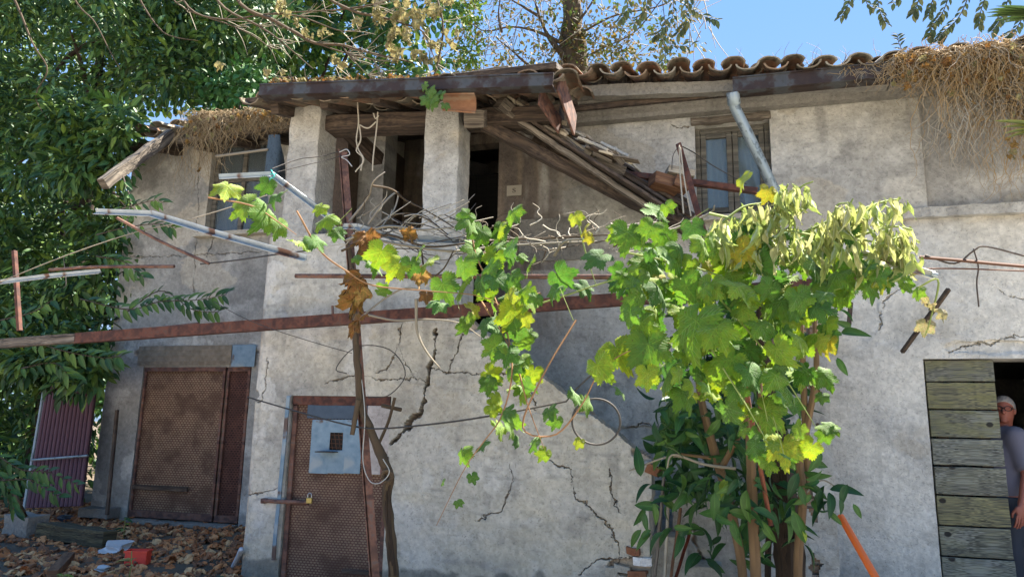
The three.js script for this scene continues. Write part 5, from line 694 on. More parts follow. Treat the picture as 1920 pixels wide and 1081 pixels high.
// ---------------------------------------------------------------- dead canes tangled on the pergola
{
  const o = thing('dead_vine', 'tangle of bare grey dead canes along the loggia parapet', 'dead vine', ZERO), r = rng(61);
  const runs = [[[640, 470], [720, 440], [800, 462], [880, 455], [960, 448], [1060, 445], [1160, 440], [1250, 455]], [[660, 440], [760, 460], [850, 470], [930, 462], [1040, 455], [1120, 452]], [[650, 450], [720, 425], [790, 430], [860, 425]], [[655, 415], [690, 370], [700, 340], [722, 322]], [[700, 348], [735, 355], [760, 375], [800, 395], [850, 425]], [[690, 420], [720, 380], [745, 360], [740, 390], [715, 425]], [[700, 430], [750, 400], [800, 410], [840, 440]], [[1040, 478], [1060, 452], [1100, 448]], [[1150, 462], [1210, 425], [1222, 412]], [[1200, 440], [1260, 430], [1330, 400], [1340, 385]], [[790, 470], [800, 520], [830, 505], [850, 470]], [[780, 560], [782, 620], [800, 660], [825, 690]], [[690, 590], [740, 600], [800, 598], [860, 605], [900, 630]], [[670, 600], [720, 560], [760, 540], [800, 545]], [[1330, 430], [1380, 470], [1450, 485], [1560, 480]]];
  for (const c of runs) part('cane', tube(c.map(([a, b]) => at(a, b, 2.2 + rr(-0.1, 0.15, r))), [rr(0.006, 0.012, r), 0.004], 6, true, 0.25), r() < 0.5 ? M.twig : M.greyBark, o);
  for (let i = 0; i < 46; i++) { const x = rr(650, 870, r), y = rr(395, 470, r), l = rr(30, 90, r), a = rr(-0.8, 0.8, r); part('cane', tube([at(x, y, 2.15), at(x + l * 0.5, y + Math.sin(a) * l * 0.5 + rr(-14, 14, r), 2.2), at(x + l, y + Math.sin(a) * l, rr(2.05, 2.3, r))], [0.004, 0.0025], 5), [M.twig, M.paleTwig, M.darkTwig][i % 3], o); }
  for (let i = 0; i < 70; i++) { const x = rr(640, 1250, r), y = 446 + rr(-34, 26, r) - 30 * sst(800, 700, x) * r(), P = [at(x, y, rr(2.0, 2.3, r))]; let a = rr(0, 6.28, r); for (let k = 0; k < 5; k++) { a += rr(-0.9, 0.9, r); P.push(P[k].clone().add(V(Math.cos(a) * 0.06, Math.sin(a) * 0.035, rr(-0.03, 0.03, r)))); } part('cane', tube(P, [rr(0.003, 0.005, r), 0.0015], 5), [M.twig, M.paleTwig, M.greyBark, M.paleTwig][i % 4], o); }
  const hang = thing('hanging_roots', 'pale dry tendrils hanging from the porch roof between the pillars', 'tendril', ZERO); for (const c of [[[670, 192], [672, 230], [668, 260], [672, 280], [682, 300], [666, 322]], [[674, 236], [676, 262], [668, 282], [680, 296], [676, 320]], [[708, 210], [706, 240], [700, 290], [698, 320]], [[674, 234], [690, 240], [705, 228]], [[700, 212], [704, 222], [710, 216]]]) part('tendril', tube(c.map(([a, b]) => at(a, b, 1.35)), 0.006, 6), M.paleTwig, hang);
  const st = thing('vine_trunk', 'gnarled old vine trunk twisting up beside the rusty post', 'vine trunk', ZERO); const b = at(738, 1081, 2.0), g = V(b.x + 0.03, groundY(b.x, 2) - 0.05, 2.0);
  part('trunk', tube([g, b, at(732, 1000, 2.0), at(724, 940, 2.0), at(728, 890, 2.02), at(712, 850, 2.03), at(692, 800, 2.05), at(676, 760, 2.05), at(672, 700, 2.06), at(668, 660, 2.06), at(664, 560, 2.05), at(655, 470, 2.05), at(640, 440, 2.1)], [0.036, 0.034, 0.032, 0.036, 0.028, 0.024, 0.022, 0.016, 0.01], 10, true, 0.5), M.greyBark, st);
  for (let i = 0; i < 9; i++) part('bark_strip', tube([at(736 + rr(-8, 8, r), 1078, 2.03), at(728 + rr(-7, 7, r), 960, 2.03), at(726 + rr(-6, 6, r), 890, 2.03)], 0.006, 5, true, 0.5), M.darkBark, st);
  const kk = at(726, 892, 2.07); part('knot', new THREE.TorusGeometry(0.035, 0.013, 7, 14).translate(kk.x, kk.y, kk.z), M.greyBark, st); const k3 = at(672, 750, 2.08); part('stub', tube([k3, at(660, 815, 2.1)], [0.018, 0.014], 7, false, 0.3), M.greyBark, st);
}
// ---------------------------------------------------------------- wilted cut branch on top of the vine
{
  const o = thing('wilted_branch', 'wilted pale green branch with drooping curled leaves lying over the vine', 'branch', ZERO), r = rng(83), L = [];
  const br = [[[1330, 400], [1420, 420], [1520, 440], [1620, 450], [1700, 470]], [[1360, 440], [1450, 400], [1500, 352], [1525, 340]], [[1500, 440], [1580, 400], [1600, 372]], [[1600, 400], [1650, 380], [1690, 372]], [[1600, 445], [1670, 425], [1712, 430]], [[1400, 460], [1500, 470], [1600, 475], [1650, 480]], [[1440, 410], [1470, 360], [1478, 345]], [[1340, 430], [1390, 390], [1430, 380]], [[1520, 460], [1560, 420], [1570, 385], [1590, 380]], [[1650, 460], [1690, 445], [1716, 470]], [[1380, 470], [1440, 450], [1490, 420]]];
  br.forEach((c, i) => part('twig', tube(c.map(([a, b], k) => at(a, b, 2.9 + 0.04 * Math.sin(i * 3 + k))), [0.008, 0.004], 5), M.greenCane, o));
  for (let i = 0; i < 420; i++) { const c = br[i % br.length], t = r() * (c.length - 1), k = Math.min(c.length - 2, Math.floor(t)), f = t - k, px = mix(c[k][0], c[k + 1][0], f) + rr(-16, 16, r), py = mix(c[k][1], c[k + 1][1], f) + rr(-8, 20, r), p = at(px, py, rr(2.75, 3.08, r)); L.push({ m: pose(p, V(rr(-0.4, 0.4, r), -1, rr(-0.3, 0.4, r)), rv(r).add(V(0, 0.2, 0.7)), rr(22, 60, r) * m_px(p)), g: pick(wiltG, r), mat: pick(LM.wilt, r) }); }
  leafSet(o, L, 300);
}
// ---------------------------------------------------------------- shrub with several stems before the brick pier
{
  const o = thing('persimmon_shrub', 'multi stemmed shrub with glossy dark green leaves before the brick pier', 'shrub', ZERO), r = rng(97), L = [], base = (px, z) => { const b = at(px, 1081, z); return V(b.x, groundY(b.x, z) - 0.05, z); };
  const stem = (name, pts, z, w, mat, knot = 0.12) => { const b = at(pts[0][0], pts[0][1], z), P = [...(pts[0][1] >= 1075 ? [base(pts[0][0], z)] : []), ...pts.map(([a, c]) => at(a, c, z))]; part(name, tube(P, w.map((q) => q * m_px(b) / 2), 9, true, knot), mat, o); };
  stem('stem', [[1418, 1081], [1412, 960], [1409, 887], [1407, 828], [1398, 754], [1387, 680], [1384, 560]], 2.1, [20, 20, 19, 17, 14, 12], M.bark); stem('stem', [[1393, 1081], [1378, 990], [1361, 917], [1343, 857], [1320, 772], [1309, 700], [1306, 640]], 1.9, [16, 18, 18, 17, 14, 10], M.bark); stem('branch', [[1352, 880], [1368, 850], [1388, 812], [1400, 790]], 1.95, [13, 11, 9], M.bark); stem('branch', [[1407, 835], [1425, 800], [1424, 700], [1410, 620]], 2.1, [11, 9, 8], M.bark);
  stem('stem', [[1496, 1081], [1505, 939], [1500, 865], [1513, 802], [1531, 698], [1528, 600]], 2.0, [18, 17, 17, 15, 12, 9], M.bark); stem('stem', [[1512, 930], [1514, 840], [1510, 790], [1506, 680], [1502, 600]], 1.98, [14, 13, 12, 9], M.bark); stem('stem', [[1440, 1081], [1446, 900], [1450, 760], [1440, 600]], 1.6, [13, 11, 8], M.darkBark); stem('branch', [[1343, 860], [1310, 855], [1270, 850]], 1.9, [8, 6, 4], M.bark); stem('branch', [[1380, 878], [1320, 870], [1262, 852], [1250, 885]], 2.0, [6, 5, 4, 3], M.twig); stem('branch', [[1318, 870], [1260, 855], [1180, 882]], 1.9, [5, 4, 3], M.twig); stem('branch', [[1505, 930], [1540, 900], [1572, 915]], 2.0, [4, 3, 3], M.twig);
  const old = thing('old_vine_trunk', 'dark shaggy old vine trunk rising among the shrub stems', 'vine trunk', ZERO); part('trunk', tube([base(1484, 1.75), ...W_([[1482, 1081], [1476, 976], [1461, 902], [1454, 828], [1440, 740], [1430, 620], [1440, 520]], 1.75)], [0.09, 0.085, 0.08, 0.075, 0.06, 0.05, 0.04], 12, true, 0.5), M.darkBark, old);
  for (let i = 0; i < 16; i++) part('bark_strip', tube(W_([[1484 + rr(-20, 20, r), 1081], [1474 + rr(-18, 18, r), 980], [1462 + rr(-16, 16, r), 900], [1455 + rr(-14, 14, r), 830]], 1.83), 0.009, 5, true, 0.6), M.darkBark, old);
  single('rust_rod', tube(W_([[1446, 985], [1418, 832], [1391, 680], [1380, 600]], 2.2), 0.013, 7, false), std({ map: rustMap, color: 0xffc9a0 }), 'thin flaky rusty rod leaning between the shrub stems', 'rod');
  single('wood_prop', beamGeo(at(1388, 560, 1.8), at(1400, 690, 1.8), 0.05, 0.05, V(1, 0, 0), 0.004), M.brownWood, 'brown timber prop behind the vine leaves under the tube', 'timber');
  const boxes = [[1225, 740, 1330, 850, 80, 1.5, 2.1], [1250, 780, 1480, 940, 170, 1.2, 2.1], [1290, 560, 1480, 760, 90, 1.0, 1.7], [1400, 880, 1520, 1040, 50, 1.7, 2.2], [1330, 890, 1430, 1000, 22, 2.1, 2.3], [1480, 880, 1560, 960, 16, 2.0, 2.2], [1200, 870, 1320, 1000, 26, 1.7, 2.0], [1460, 560, 1600, 640, 18, 1.6, 2.0], [1250, 620, 1500, 920, 200, 0.85, 1.5], [1300, 880, 1500, 1060, 60, 1.0, 1.6]];
  for (const [x0, y0, x1, y1, n, z0, z1] of boxes) for (let i = 0; i < n; i++) { const p = at(rr(x0, x1, r), rr(y0, y1, r), rr(z0, z1, r)); L.push({ m: pose(p, V(rr(-1, 1, r), rr(-1.1, 0.25, r), rr(-0.4, 0.8, r)), rv(r, 0.9).add(V(0, 0.6, 0.5)), rr(26, 56, r) * m_px(p)), g: pick(shrubG, r), mat: pick(LM.shrub, r) }); }
  for (const [a, b, s, k] of [[1365, 920, 60, 1], [1485, 980, 60, 0], [1340, 950, 70, 0], [1400, 950, 80, 0], [1375, 1000, 70, 0], [1490, 990, 80, 0], [1540, 870, 60, 0], [1568, 640, 60, 0], [1570, 690, 50, 0], [1548, 590, 50, 0], [1590, 930, 56, 0], [1575, 950, 40, 0], [1600, 960, 40, 0], [1210, 980, 46, 0], [1225, 965, 50, 0], [1430, 1000, 60, 0], [1500, 930, 50, 0], [1505, 1005, 30, 1], [1590, 560, 40, 0], [1640, 560, 40, 0]]) { const p = at(a, b - s * 0.4, 2.25); L.push({ m: pose(p, V(rr(-0.6, 0.6, r), -1, 0.2), V(rr(-0.7, 0.7, r), 0.4, 1), s * 0.72 * m_px(p)), g: pick(shrubG, r), mat: k ? LM.lime[0] : pick(LM.shrub, r) }); }
  leafSet(o, L, 300);
}
// ---------------------------------------------------------------- trees
function crown(L, r, clumps, per, size, geos, mats, spread = 1) {        // clumps: [px, py, z, radius m]
  for (const [px, py, z, R] of clumps) { const c = at(px, py, z); for (let i = 0; i < per; i++) { const d = V(r() * 2 - 1, r() * 2 - 1, r() * 2 - 1); if (d.lengthSq() > 1) { i--; continue; } const p = c.clone().add(d.clone().multiplyScalar(R)), out = d.clone().add(V(0, -0.35, 0.25)).add(rv(r, 0.7)); L.push({ m: pose(p, out, rv(r, 0.8).add(V(0, 0.9, 0.4)), size * rr(0.7, 1.25, r)), g: pick(geos, r), mat: pick(mats, r) }); } }
}
function sprig(o, L, r, pts, z, n, s, geos, mats, twigMat) {             // a leafy twig drawn in photograph pixels
  part('twig', tube(pts.map(([a, b]) => at(a, b, z)), [0.007, 0.003], 5), twigMat, o);
  for (let i = 0; i < n; i++) { const t = (i + r()) / n * (pts.length - 1), k = Math.min(pts.length - 2, Math.floor(t)), f = t - k, p = at(mix(pts[k][0], pts[k + 1][0], f), mix(pts[k][1], pts[k + 1][1], f), z), d = at(pts[k + 1][0], pts[k + 1][1], z).sub(at(pts[k][0], pts[k][1], z)).normalize(), side = i % 2 ? 1 : -1; L.push({ m: pose(p, d.add(V(-d.y, d.x, 0).multiplyScalar(side * 0.9)).add(V(0, -0.35, rr(-0.3, 0.5, r))), V(rr(-0.5, 0.5, r), 0.7, 0.8), s * rr(0.75, 1.2, r)), g: pick(geos, r), mat: pick(mats, r) }); }
}
{ // dark evergreen at the left
  const r = rng(111), root = at(60, 900, -1.6), o = thing('laurel_tree', 'tall dark evergreen tree with long glossy leaves crowding the left end of the house', 'tree', ZERO), L = [], cl = [];
  const tr = V(root.x, groundY(root.x, root.z) - 0.1, root.z); part('trunk', tube([tr, V(tr.x + 0.1, 2, tr.z), V(tr.x + 0.2, 4.5, tr.z - 0.1), V(tr.x + 0.1, 8, tr.z)], [0.16, 0.13, 0.1, 0.04], 10, true, 0.2), M.darkBark, o);
  for (let i = 0; i < 11; i++) { const y = 1.8 + i * 0.55, e = at(rr(-20, 330, r), rr(0, 560, r), rr(-2.2, -0.6, r)); part('limb', tube([V(tr.x + 0.15, y, tr.z), V((tr.x + e.x) / 2, (y + e.y) / 2 + 0.2, (tr.z + e.z) / 2), e], [0.05, 0.03, 0.01], 7), M.darkBark, o); }
  for (let i = 0; i < 300; i++) { const px = rr(-120, 222, r), py = rr(-140, 670, r); cl.push([px, py, rr(-2.6, -0.1, r), rr(0.22, 0.4, r)]); }
  for (let i = 0; i < 120; i++) { const px = rr(190, 540, r), py = rr(-120, 205 - Math.max(0, (px - 200) * 0.25), r); cl.push([px, py, rr(-2.6, -0.6, r), rr(0.22, 0.42, r)]); }
  for (let i = 0; i < 80; i++) cl.push([rr(-140, 150, r), rr(640, 940, r), rr(-3.2, -0.7, r), 0.4]);
  for (let i = 0; i < 26; i++) cl.push([rr(90, 236, r), rr(205, 330, r), rr(-0.2, 0.5, r), rr(0.2, 0.3, r)]); for (let i = 0; i < 14; i++) cl.push([rr(20, 175, r), rr(640, 715, r), rr(0.2, 0.7, r), 0.2]);
  crown(L, r, cl, 74, 0.15, bayG, LM.bay);
  for (const [c, z, n, s] of [[[[150, 560], [240, 580], [300, 565], [370, 562], [424, 552]], 0.9, 46, 0.14], [[[230, 590], [300, 545], [360, 580], [410, 585]], 0.8, 30, 0.13], [[[200, 400], [250, 385], [290, 375], [305, 380]], 1.0, 18, 0.12], [[[230, 330], [245, 380], [240, 420]], 1.0, 16, 0.12], [[[180, 440], [240, 425], [300, 420], [330, 428]], 1.0, 22, 0.13], [[[60, 640], [130, 660], [190, 670], [226, 668]], 1.0, 28, 0.15], [[[40, 690], [100, 680], [130, 705]], 1.0, 18, 0.15], [[[180, 480], [230, 490], [270, 520]], 0.9, 18, 0.13], [[[0, 600], [60, 585], [100, 560]], 1.3, 16, 0.14]]) sprig(o, L, r, c, z, n, s, bayG, LM.bay, M.darkTwig);
  for (const [c, z, w] of [[[[-60, -160], [22, -10], [60, 80], [88, 130], [66, 180], [92, 230]], 0.6, 0.016], [[[80, -120], [140, 0], [176, 40], [205, 95], [225, 130]], 0.5, 0.014], [[[200, -120], [262, 0], [300, 55], [330, 70], [370, 76]], 0.4, 0.014]]) part('limb', tube([V(tr.x + 0.1, 7.6, tr.z), ...c.map(([a, b]) => at(a, b, z))], [0.02, w * 0.6, 0.004], 6), M.greyBark, o);
  leafSet(o, L, 300);
}
{ // broad green tree behind the porch roof
  const r = rng(131), o = thing('green_tree', 'broad leafy green tree rising behind the porch roof', 'tree', ZERO), L = [], c = at(560, 100, -6.5), cl = [];
  part('trunk', tube([V(c.x, 0, c.z), V(c.x + 0.1, 4, c.z), V(c.x, 9, c.z)], [0.2, 0.16, 0.08], 9, true, 0.2), M.darkBark, o);
  for (let i = 0; i < 9; i++) { const e = at(rr(300, 840, r), rr(-60, 160, r), rr(-7.2, -5.6, r)); part('limb', tube([V(c.x, 5 + i * 0.3, c.z), V((c.x + e.x) / 2, (5.5 + e.y) / 2 + 0.6, (c.z + e.z) / 2), e], [0.06, 0.04, 0.012], 6), M.darkBark, o); }
  for (let i = 0; i < 330; i++) { const px = rr(-60, 860, r), py = rr(-160, 190, r); if (px > 780 && r() < 0.5) continue; cl.push([px, py, rr(-8, -5.4, r), rr(0.35, 0.65, r)]); }
  for (let i = 0; i < 190; i++) cl.push([rr(-160, 262, r), rr(190, 960, r), rr(-8, -5.6, r), rr(0.4, 0.7, r)]);
  const mats = [[0.08, 0.21, 0.07], [0.11, 0.27, 0.07], [0.18, 0.34, 0.06], [0.06, 0.16, 0.07], [0.30, 0.42, 0.07]].map((q) => leafMat(...q, bladeMap, 0.35, 0.6));
  crown(L, r, cl, 70, 0.2, [bladeLeaf(41, 0.6, 0.2, 0.2, 4), bladeLeaf(42, 0.5, 0.2, 0.2, 4)], mats);
  leafSet(o, L, 120);
}
{ // ivy clump behind the left roof
  const r = rng(137), o = thing('ivy_clump', 'bright green ivy mound growing behind the left roof edge', 'ivy', ZERO), L = [], cl = []; for (let i = 0; i < 34; i++) cl.push([rr(385, 500, r), rr(125, 205, r), rr(-1.5, -0.5, r), 0.18]);
  const mats = [[0.07, 0.22, 0.06], [0.10, 0.27, 0.07], [0.06, 0.18, 0.05]].map((q) => leafMat(...q, bladeMap, 0.3, 0.6)), g = [bladeLeaf(51, 0.85, 0.25, 0.1, 4)];
  const a = at(450, 210, -1), b0 = V(-5.5, 5.15, -1.2); part('stem', tube([V(a.x, lYtop(), -1.0), a, at(440, 150, -1)], 0.012, 6), M.darkTwig, o); crown(L, r, cl, 30, 0.09, g, mats); leafSet(o, L, 300);
}
function lYtop() { return at(300, 250, 0.1).y + 0.15; }
{ // half bare tree with ivy and dry leaves behind the main roof
  const r = rng(151), o = thing('half_bare_tree', 'half bare tree with ochre leaves and climbing ivy behind the main roof', 'tree', ZERO), L = [], Z = -6.2, tw = [];
  const T0 = at(1078, 150, Z), m = m_px(T0);
  part('trunk', tube([V(T0.x + 0.1, 0, Z), T0, ...W_([[1070, 80], [1074, 20], [1068, -80], [1060, -260]], Z)], [0.17, 26 * m, 20 * m, 16 * m, 0.05].map((q) => q), 10, true, 0.25), M.greyBark, o);
  for (const [c, w] of [[[[1062, 110], [1030, 70], [1008, 20], [990, -60]], 12], [[[1052, 80], [1010, 60], [960, 50], [910, 58], [880, 40]], 7], [[[1074, 50], [1100, 20], [1130, -30]], 8], [[[1075, 120], [1130, 90], [1190, 60], [1240, 0]], 5], [[[1000, 130], [960, 95], [930, 70]], 6], [[[1076, 70], [1150, 30], [1240, 10], [1300, -30]], 5], [[[940, 60], [935, 20], [945, -40]], 6], [[[1010, 30], [960, 0], [900, -30]], 6]]) part('limb', tube(W_(c, Z + 0.2), [w * m / 2 * 1.2, w * m / 4, 0.01], 7, true, 0.3), M.greyBark, o);
  for (let i = 0; i < 260; i++) { const x = rr(850, 1330, r), y = rr(-60, 150, r); if (x > 1250 && y > 80) continue; const l = rr(25, 80, r), a = rr(0, 6.28, r), z = Z + rr(-0.6, 0.6, r), pts = [at(x, y, z), at(x + Math.cos(a) * l * 0.5 + rr(-8, 8, r), y + Math.sin(a) * l * 0.5 + 6, z), at(x + Math.cos(a) * l, y + Math.sin(a) * l + 14, z)]; tw.push(tube(pts, [0.010, 0.005], 4)); }
  const twg = part('twigs', merge(tw), M.twig, o); twg.userData.kind = 'stuff';
  const cl = []; for (let i = 0; i < 130; i++) { const x = rr(845, 1300, r), y = rr(-60, 150, r); cl.push([x, y, Z + rr(-0.6, 0.6, r), rr(0.15, 0.35, r)]); } for (let i = 0; i < 30; i++) cl.push([rr(1100, 1250, r), rr(40, 140, r), Z + 0.3, 0.25]); for (let i = 0; i < 24; i++) cl.push([rr(1050, 1100, r), rr(-20, 160, r), Z + 0.2, 0.2]);
  const mats = [[0.20, 0.20, 0.07], [0.30, 0.22, 0.09], [0.16, 0.19, 0.07], [0.45, 0.30, 0.08], [0.22, 0.32, 0.06]].map((q) => leafMat(...q, bladeMap, 0.35, 0.8)); crown(L, r, cl, 17, 0.105, smallG, mats);
  const cl2 = []; for (let i = 0; i < 18; i++) cl2.push([rr(840, 900, r), rr(10, 120, r), Z + 0.5, 0.22]); crown(L, r, cl2, 20, 0.12, smallG, [leafMat(0.28, 0.42, 0.05, bladeMap, 0.4, 0.7), leafMat(0.16, 0.30, 0.05, bladeMap, 0.4, 0.7)]);
  leafSet(o, L, 200);
}
{ // robinia sprays against the sky
  const r = rng(171), mats = [[0.13, 0.17, 0.08], [0.18, 0.19, 0.09], [0.10, 0.14, 0.07]].map((q) => leafMat(...q, bladeMap, 0.3, 0.8));
  const mk = (label, Z, sprays, root) => { const o = thing('overhanging_branch', label, 'branch', ZERO, 'leafy branches against the sky'), L = []; for (const [pts, n] of sprays) sprig(o, L, r, pts, Z + rr(-0.3, 0.3, r), n, 16 * m_px(at(...pts[0], Z)), smallG, mats, M.darkTwig); part('limb', tube(W_(root, Z), [0.02, 0.008], 6), M.darkTwig, o); leafSet(o, L, 300); };
  mk('thin leafy branch hanging against open sky above the dry vine roof', -2.5, [[[[1600, -30], [1590, 10], [1576, 34]], 18], [[[1640, -40], [1650, 20], [1662, 45]], 22], [[[1700, -40], [1690, -4], [1676, 6]], 10], [[[1730, -30], [1720, 10], [1712, 28]], 16], [[[1790, -40], [1770, 20], [1752, 45], [1740, 70]], 30], [[[1830, -40], [1800, 30], [1770, 60], [1760, 75]], 34], [[[1860, -40], [1840, 20], [1835, 50]], 24], [[[1900, -30], [1880, 30], [1860, 60]], 24], [[[1925, 20], [1905, 55], [1885, 70]], 18], [[[1700, 110], [1686, 80], [1684, 64]], 12], [[[1620, -30], [1626, 6], [1640, 16]], 12], [[[1760, -30], [1746, 10], [1742, 30]], 16]], [[1560, -40], [1680, -45], [1800, -42], [1930, -30]]);
  mk('thin leafy branch drooping against the sky beside the half bare tree', -4, [[[[1220, -30], [1210, 20], [1190, 44]], 18], [[[1260, -40], [1262, 30], [1240, 60], [1226, 68]], 30], [[[1300, -30], [1290, 10], [1320, 30], [1346, 38]], 24], [[[1240, -20], [1250, 60], [1262, 86], [1300, 84]], 14], [[[1280, -30], [1288, 40], [1270, 66]], 26], [[[1240, 60], [1248, 112], [1226, 130]], 16], [[[1180, -30], [1176, 20], [1160, 40]], 18]], [[1150, -40], [1230, -45], [1320, -40]]);
}
{ // dry branches with tan leaves reaching over the porch roof
  const r = rng(181), o = thing('dry_branch', 'bare grey branches with tan withered leaves arching above the porch gutter', 'branch', ZERO), L = [], Z = 0.9;
  const bs = [[[[360, -120], [407, 0], [484, 48], [520, 72], [587, 129]], 7], [[[400, -120], [445, 0], [513, 38], [556, 62], [592, 81], [640, 84], [683, 96], [774, 117]], 10], [[[560, -120], [600, -20], [659, 19], [711, 31], [759, 45], [793, 60], [815, 110]], 8], [[[300, -100], [350, 10], [420, 36], [500, 26], [600, 20], [680, 14]], 5], [[[280, -90], [330, 5], [440, 50], [500, 85], [520, 120]], 4], [[[592, 81], [650, 100], [700, 112], [740, 128]], 4], [[[500, 26], [560, 30], [640, 58], [690, 50]], 4], [[[640, 84], [660, 110], [690, 140], [715, 148]], 3], [[[800, -60], [830, 40], [820, 120], [806, 168], [824, 198]], 5], [[[620, 20], [700, 8], [760, -10]], 4]];
  for (const [c, w] of bs) part('branch', tube(W_(c, Z), [w, w * 0.8, w * 0.35].map((q) => q * 0.0040 / 2), 6, true, 0.15), M.greyBark, o);
  const tw = []; for (let i = 0; i < 120; i++) { const [c] = bs[i % bs.length], k = 1 + Math.floor(r() * (c.length - 2)), [x, y] = c[k], l = rr(20, 70, r), a = rr(-0.9, 1.3, r); tw.push(tube([at(x, y, Z), at(x + Math.cos(a) * l * 0.6, y + Math.sin(a) * l * 0.6 + rr(-8, 8, r), Z), at(x + Math.cos(a) * l, y + Math.sin(a) * l, Z + rr(-0.1, 0.1, r))], [0.004, 0.002], 4)); } part('twigs', merge(tw), M.twig, o).userData.kind = 'stuff';
  const put = (x, y, s) => { const p = at(x, y, Z + rr(-0.1, 0.1, r)); L.push({ m: pose(p, V(rr(-0.6, 0.6, r), -1, rr(-0.3, 0.3, r)), rv(r).add(V(0, 0.2, 0.6)), s * m_px(p)), g: pick(dryG, r), mat: pick([...LM.tan, leafMat(0.44, 0.36, 0.23, grapeMap, 0.3, 0.95)], r) }); };
  const tanS = LM.tan; for (let i = 0; i < 56; i++) { const t = r(); put(mix(690, 860, t) + rr(-20, 20, r), rr(-10, 190, r) * (0.4 + 0.6 * t), rr(16, 30, r)); } for (const [x, y] of [[570, 55], [580, 70], [600, 58], [538, 25], [557, 38], [612, 60], [625, 110], [640, 118], [412, 120], [498, 132], [528, 132], [660, 40], [520, 6], [530, 2], [672, 36], [700, 20], [720, 38]]) put(x, y, rr(16, 28, r));
  const gm = leafMat(0.16, 0.28, 0.06, grapeMap, 0.35, 0.75); for (const [x, y, s] of [[806, 170, 26], [815, 178, 28], [800, 184, 26], [826, 176, 24], [812, 190, 22], [835, 196, 18], [795, 160, 18]]) { const p = at(x, y, 1.75); L.push({ m: pose(p, V(rr(-0.6, 0.6, r), -1, 0.2), rv(r, 0.5).add(V(0, 0.4, 1)), s * m_px(p)), g: pick(grapeG, r), mat: gm }); }
  leafSet(o, L, 300);
}
// ---------------------------------------------------------------- dry vine mats hanging over the eaves
function mat(name, label, r, n, start, fall, mats, leafN) {
  const o = thing(name, label, 'dry vines', ZERO);
  mats.forEach((mt, k) => { const gs = []; for (let i = 0; i < n; i++) { if (i % mats.length !== k) continue; const [p, len, out] = start(r, i); const P = [p.clone().add(V(rr(-0.12, 0.12, r), rr(-0.02, 0.06, r), -0.18)), p.clone()]; let q = p.clone(), v = V(rr(-0.6, 0.6, r), rr(-0.4, 0.3, r), out); const st = 5 + Math.floor(len * 22); for (let s = 0; s < st; s++) { v.add(V(rr(-1.1, 1.1, r), -0.26 - 0.22 * sst(0.3, 0.6, len) + rr(-0.6, 0.6, r), rr(-0.6, 0.5, r))).multiplyScalar(0.72); q = q.clone().addScaledVector(v.clone().normalize(), len / st); P.push(q); } gs.push(tube(P, [0.003, rr(0.0016, 0.0032, r), 0.001], 4, false)); } const m = part('strands', merge(gs), mt, o); m.userData.kind = 'stuff'; });
  if (leafN) { const L = []; for (let i = 0; i < leafN; i++) { const [p, len] = start(r, i); L.push({ m: pose(p.clone().add(V(rr(-0.05, 0.05, r), -len * r() * 0.9, rr(0, 0.14, r))), V(rr(-0.5, 0.5, r), -1, 0), rv(r), rr(0.03, 0.07, r)), g: pick(dryG, r), mat: pick([...LM.tan, ...LM.dry], r) }); } leafSet(o, L, 60, 'dry_leaf'); }
}
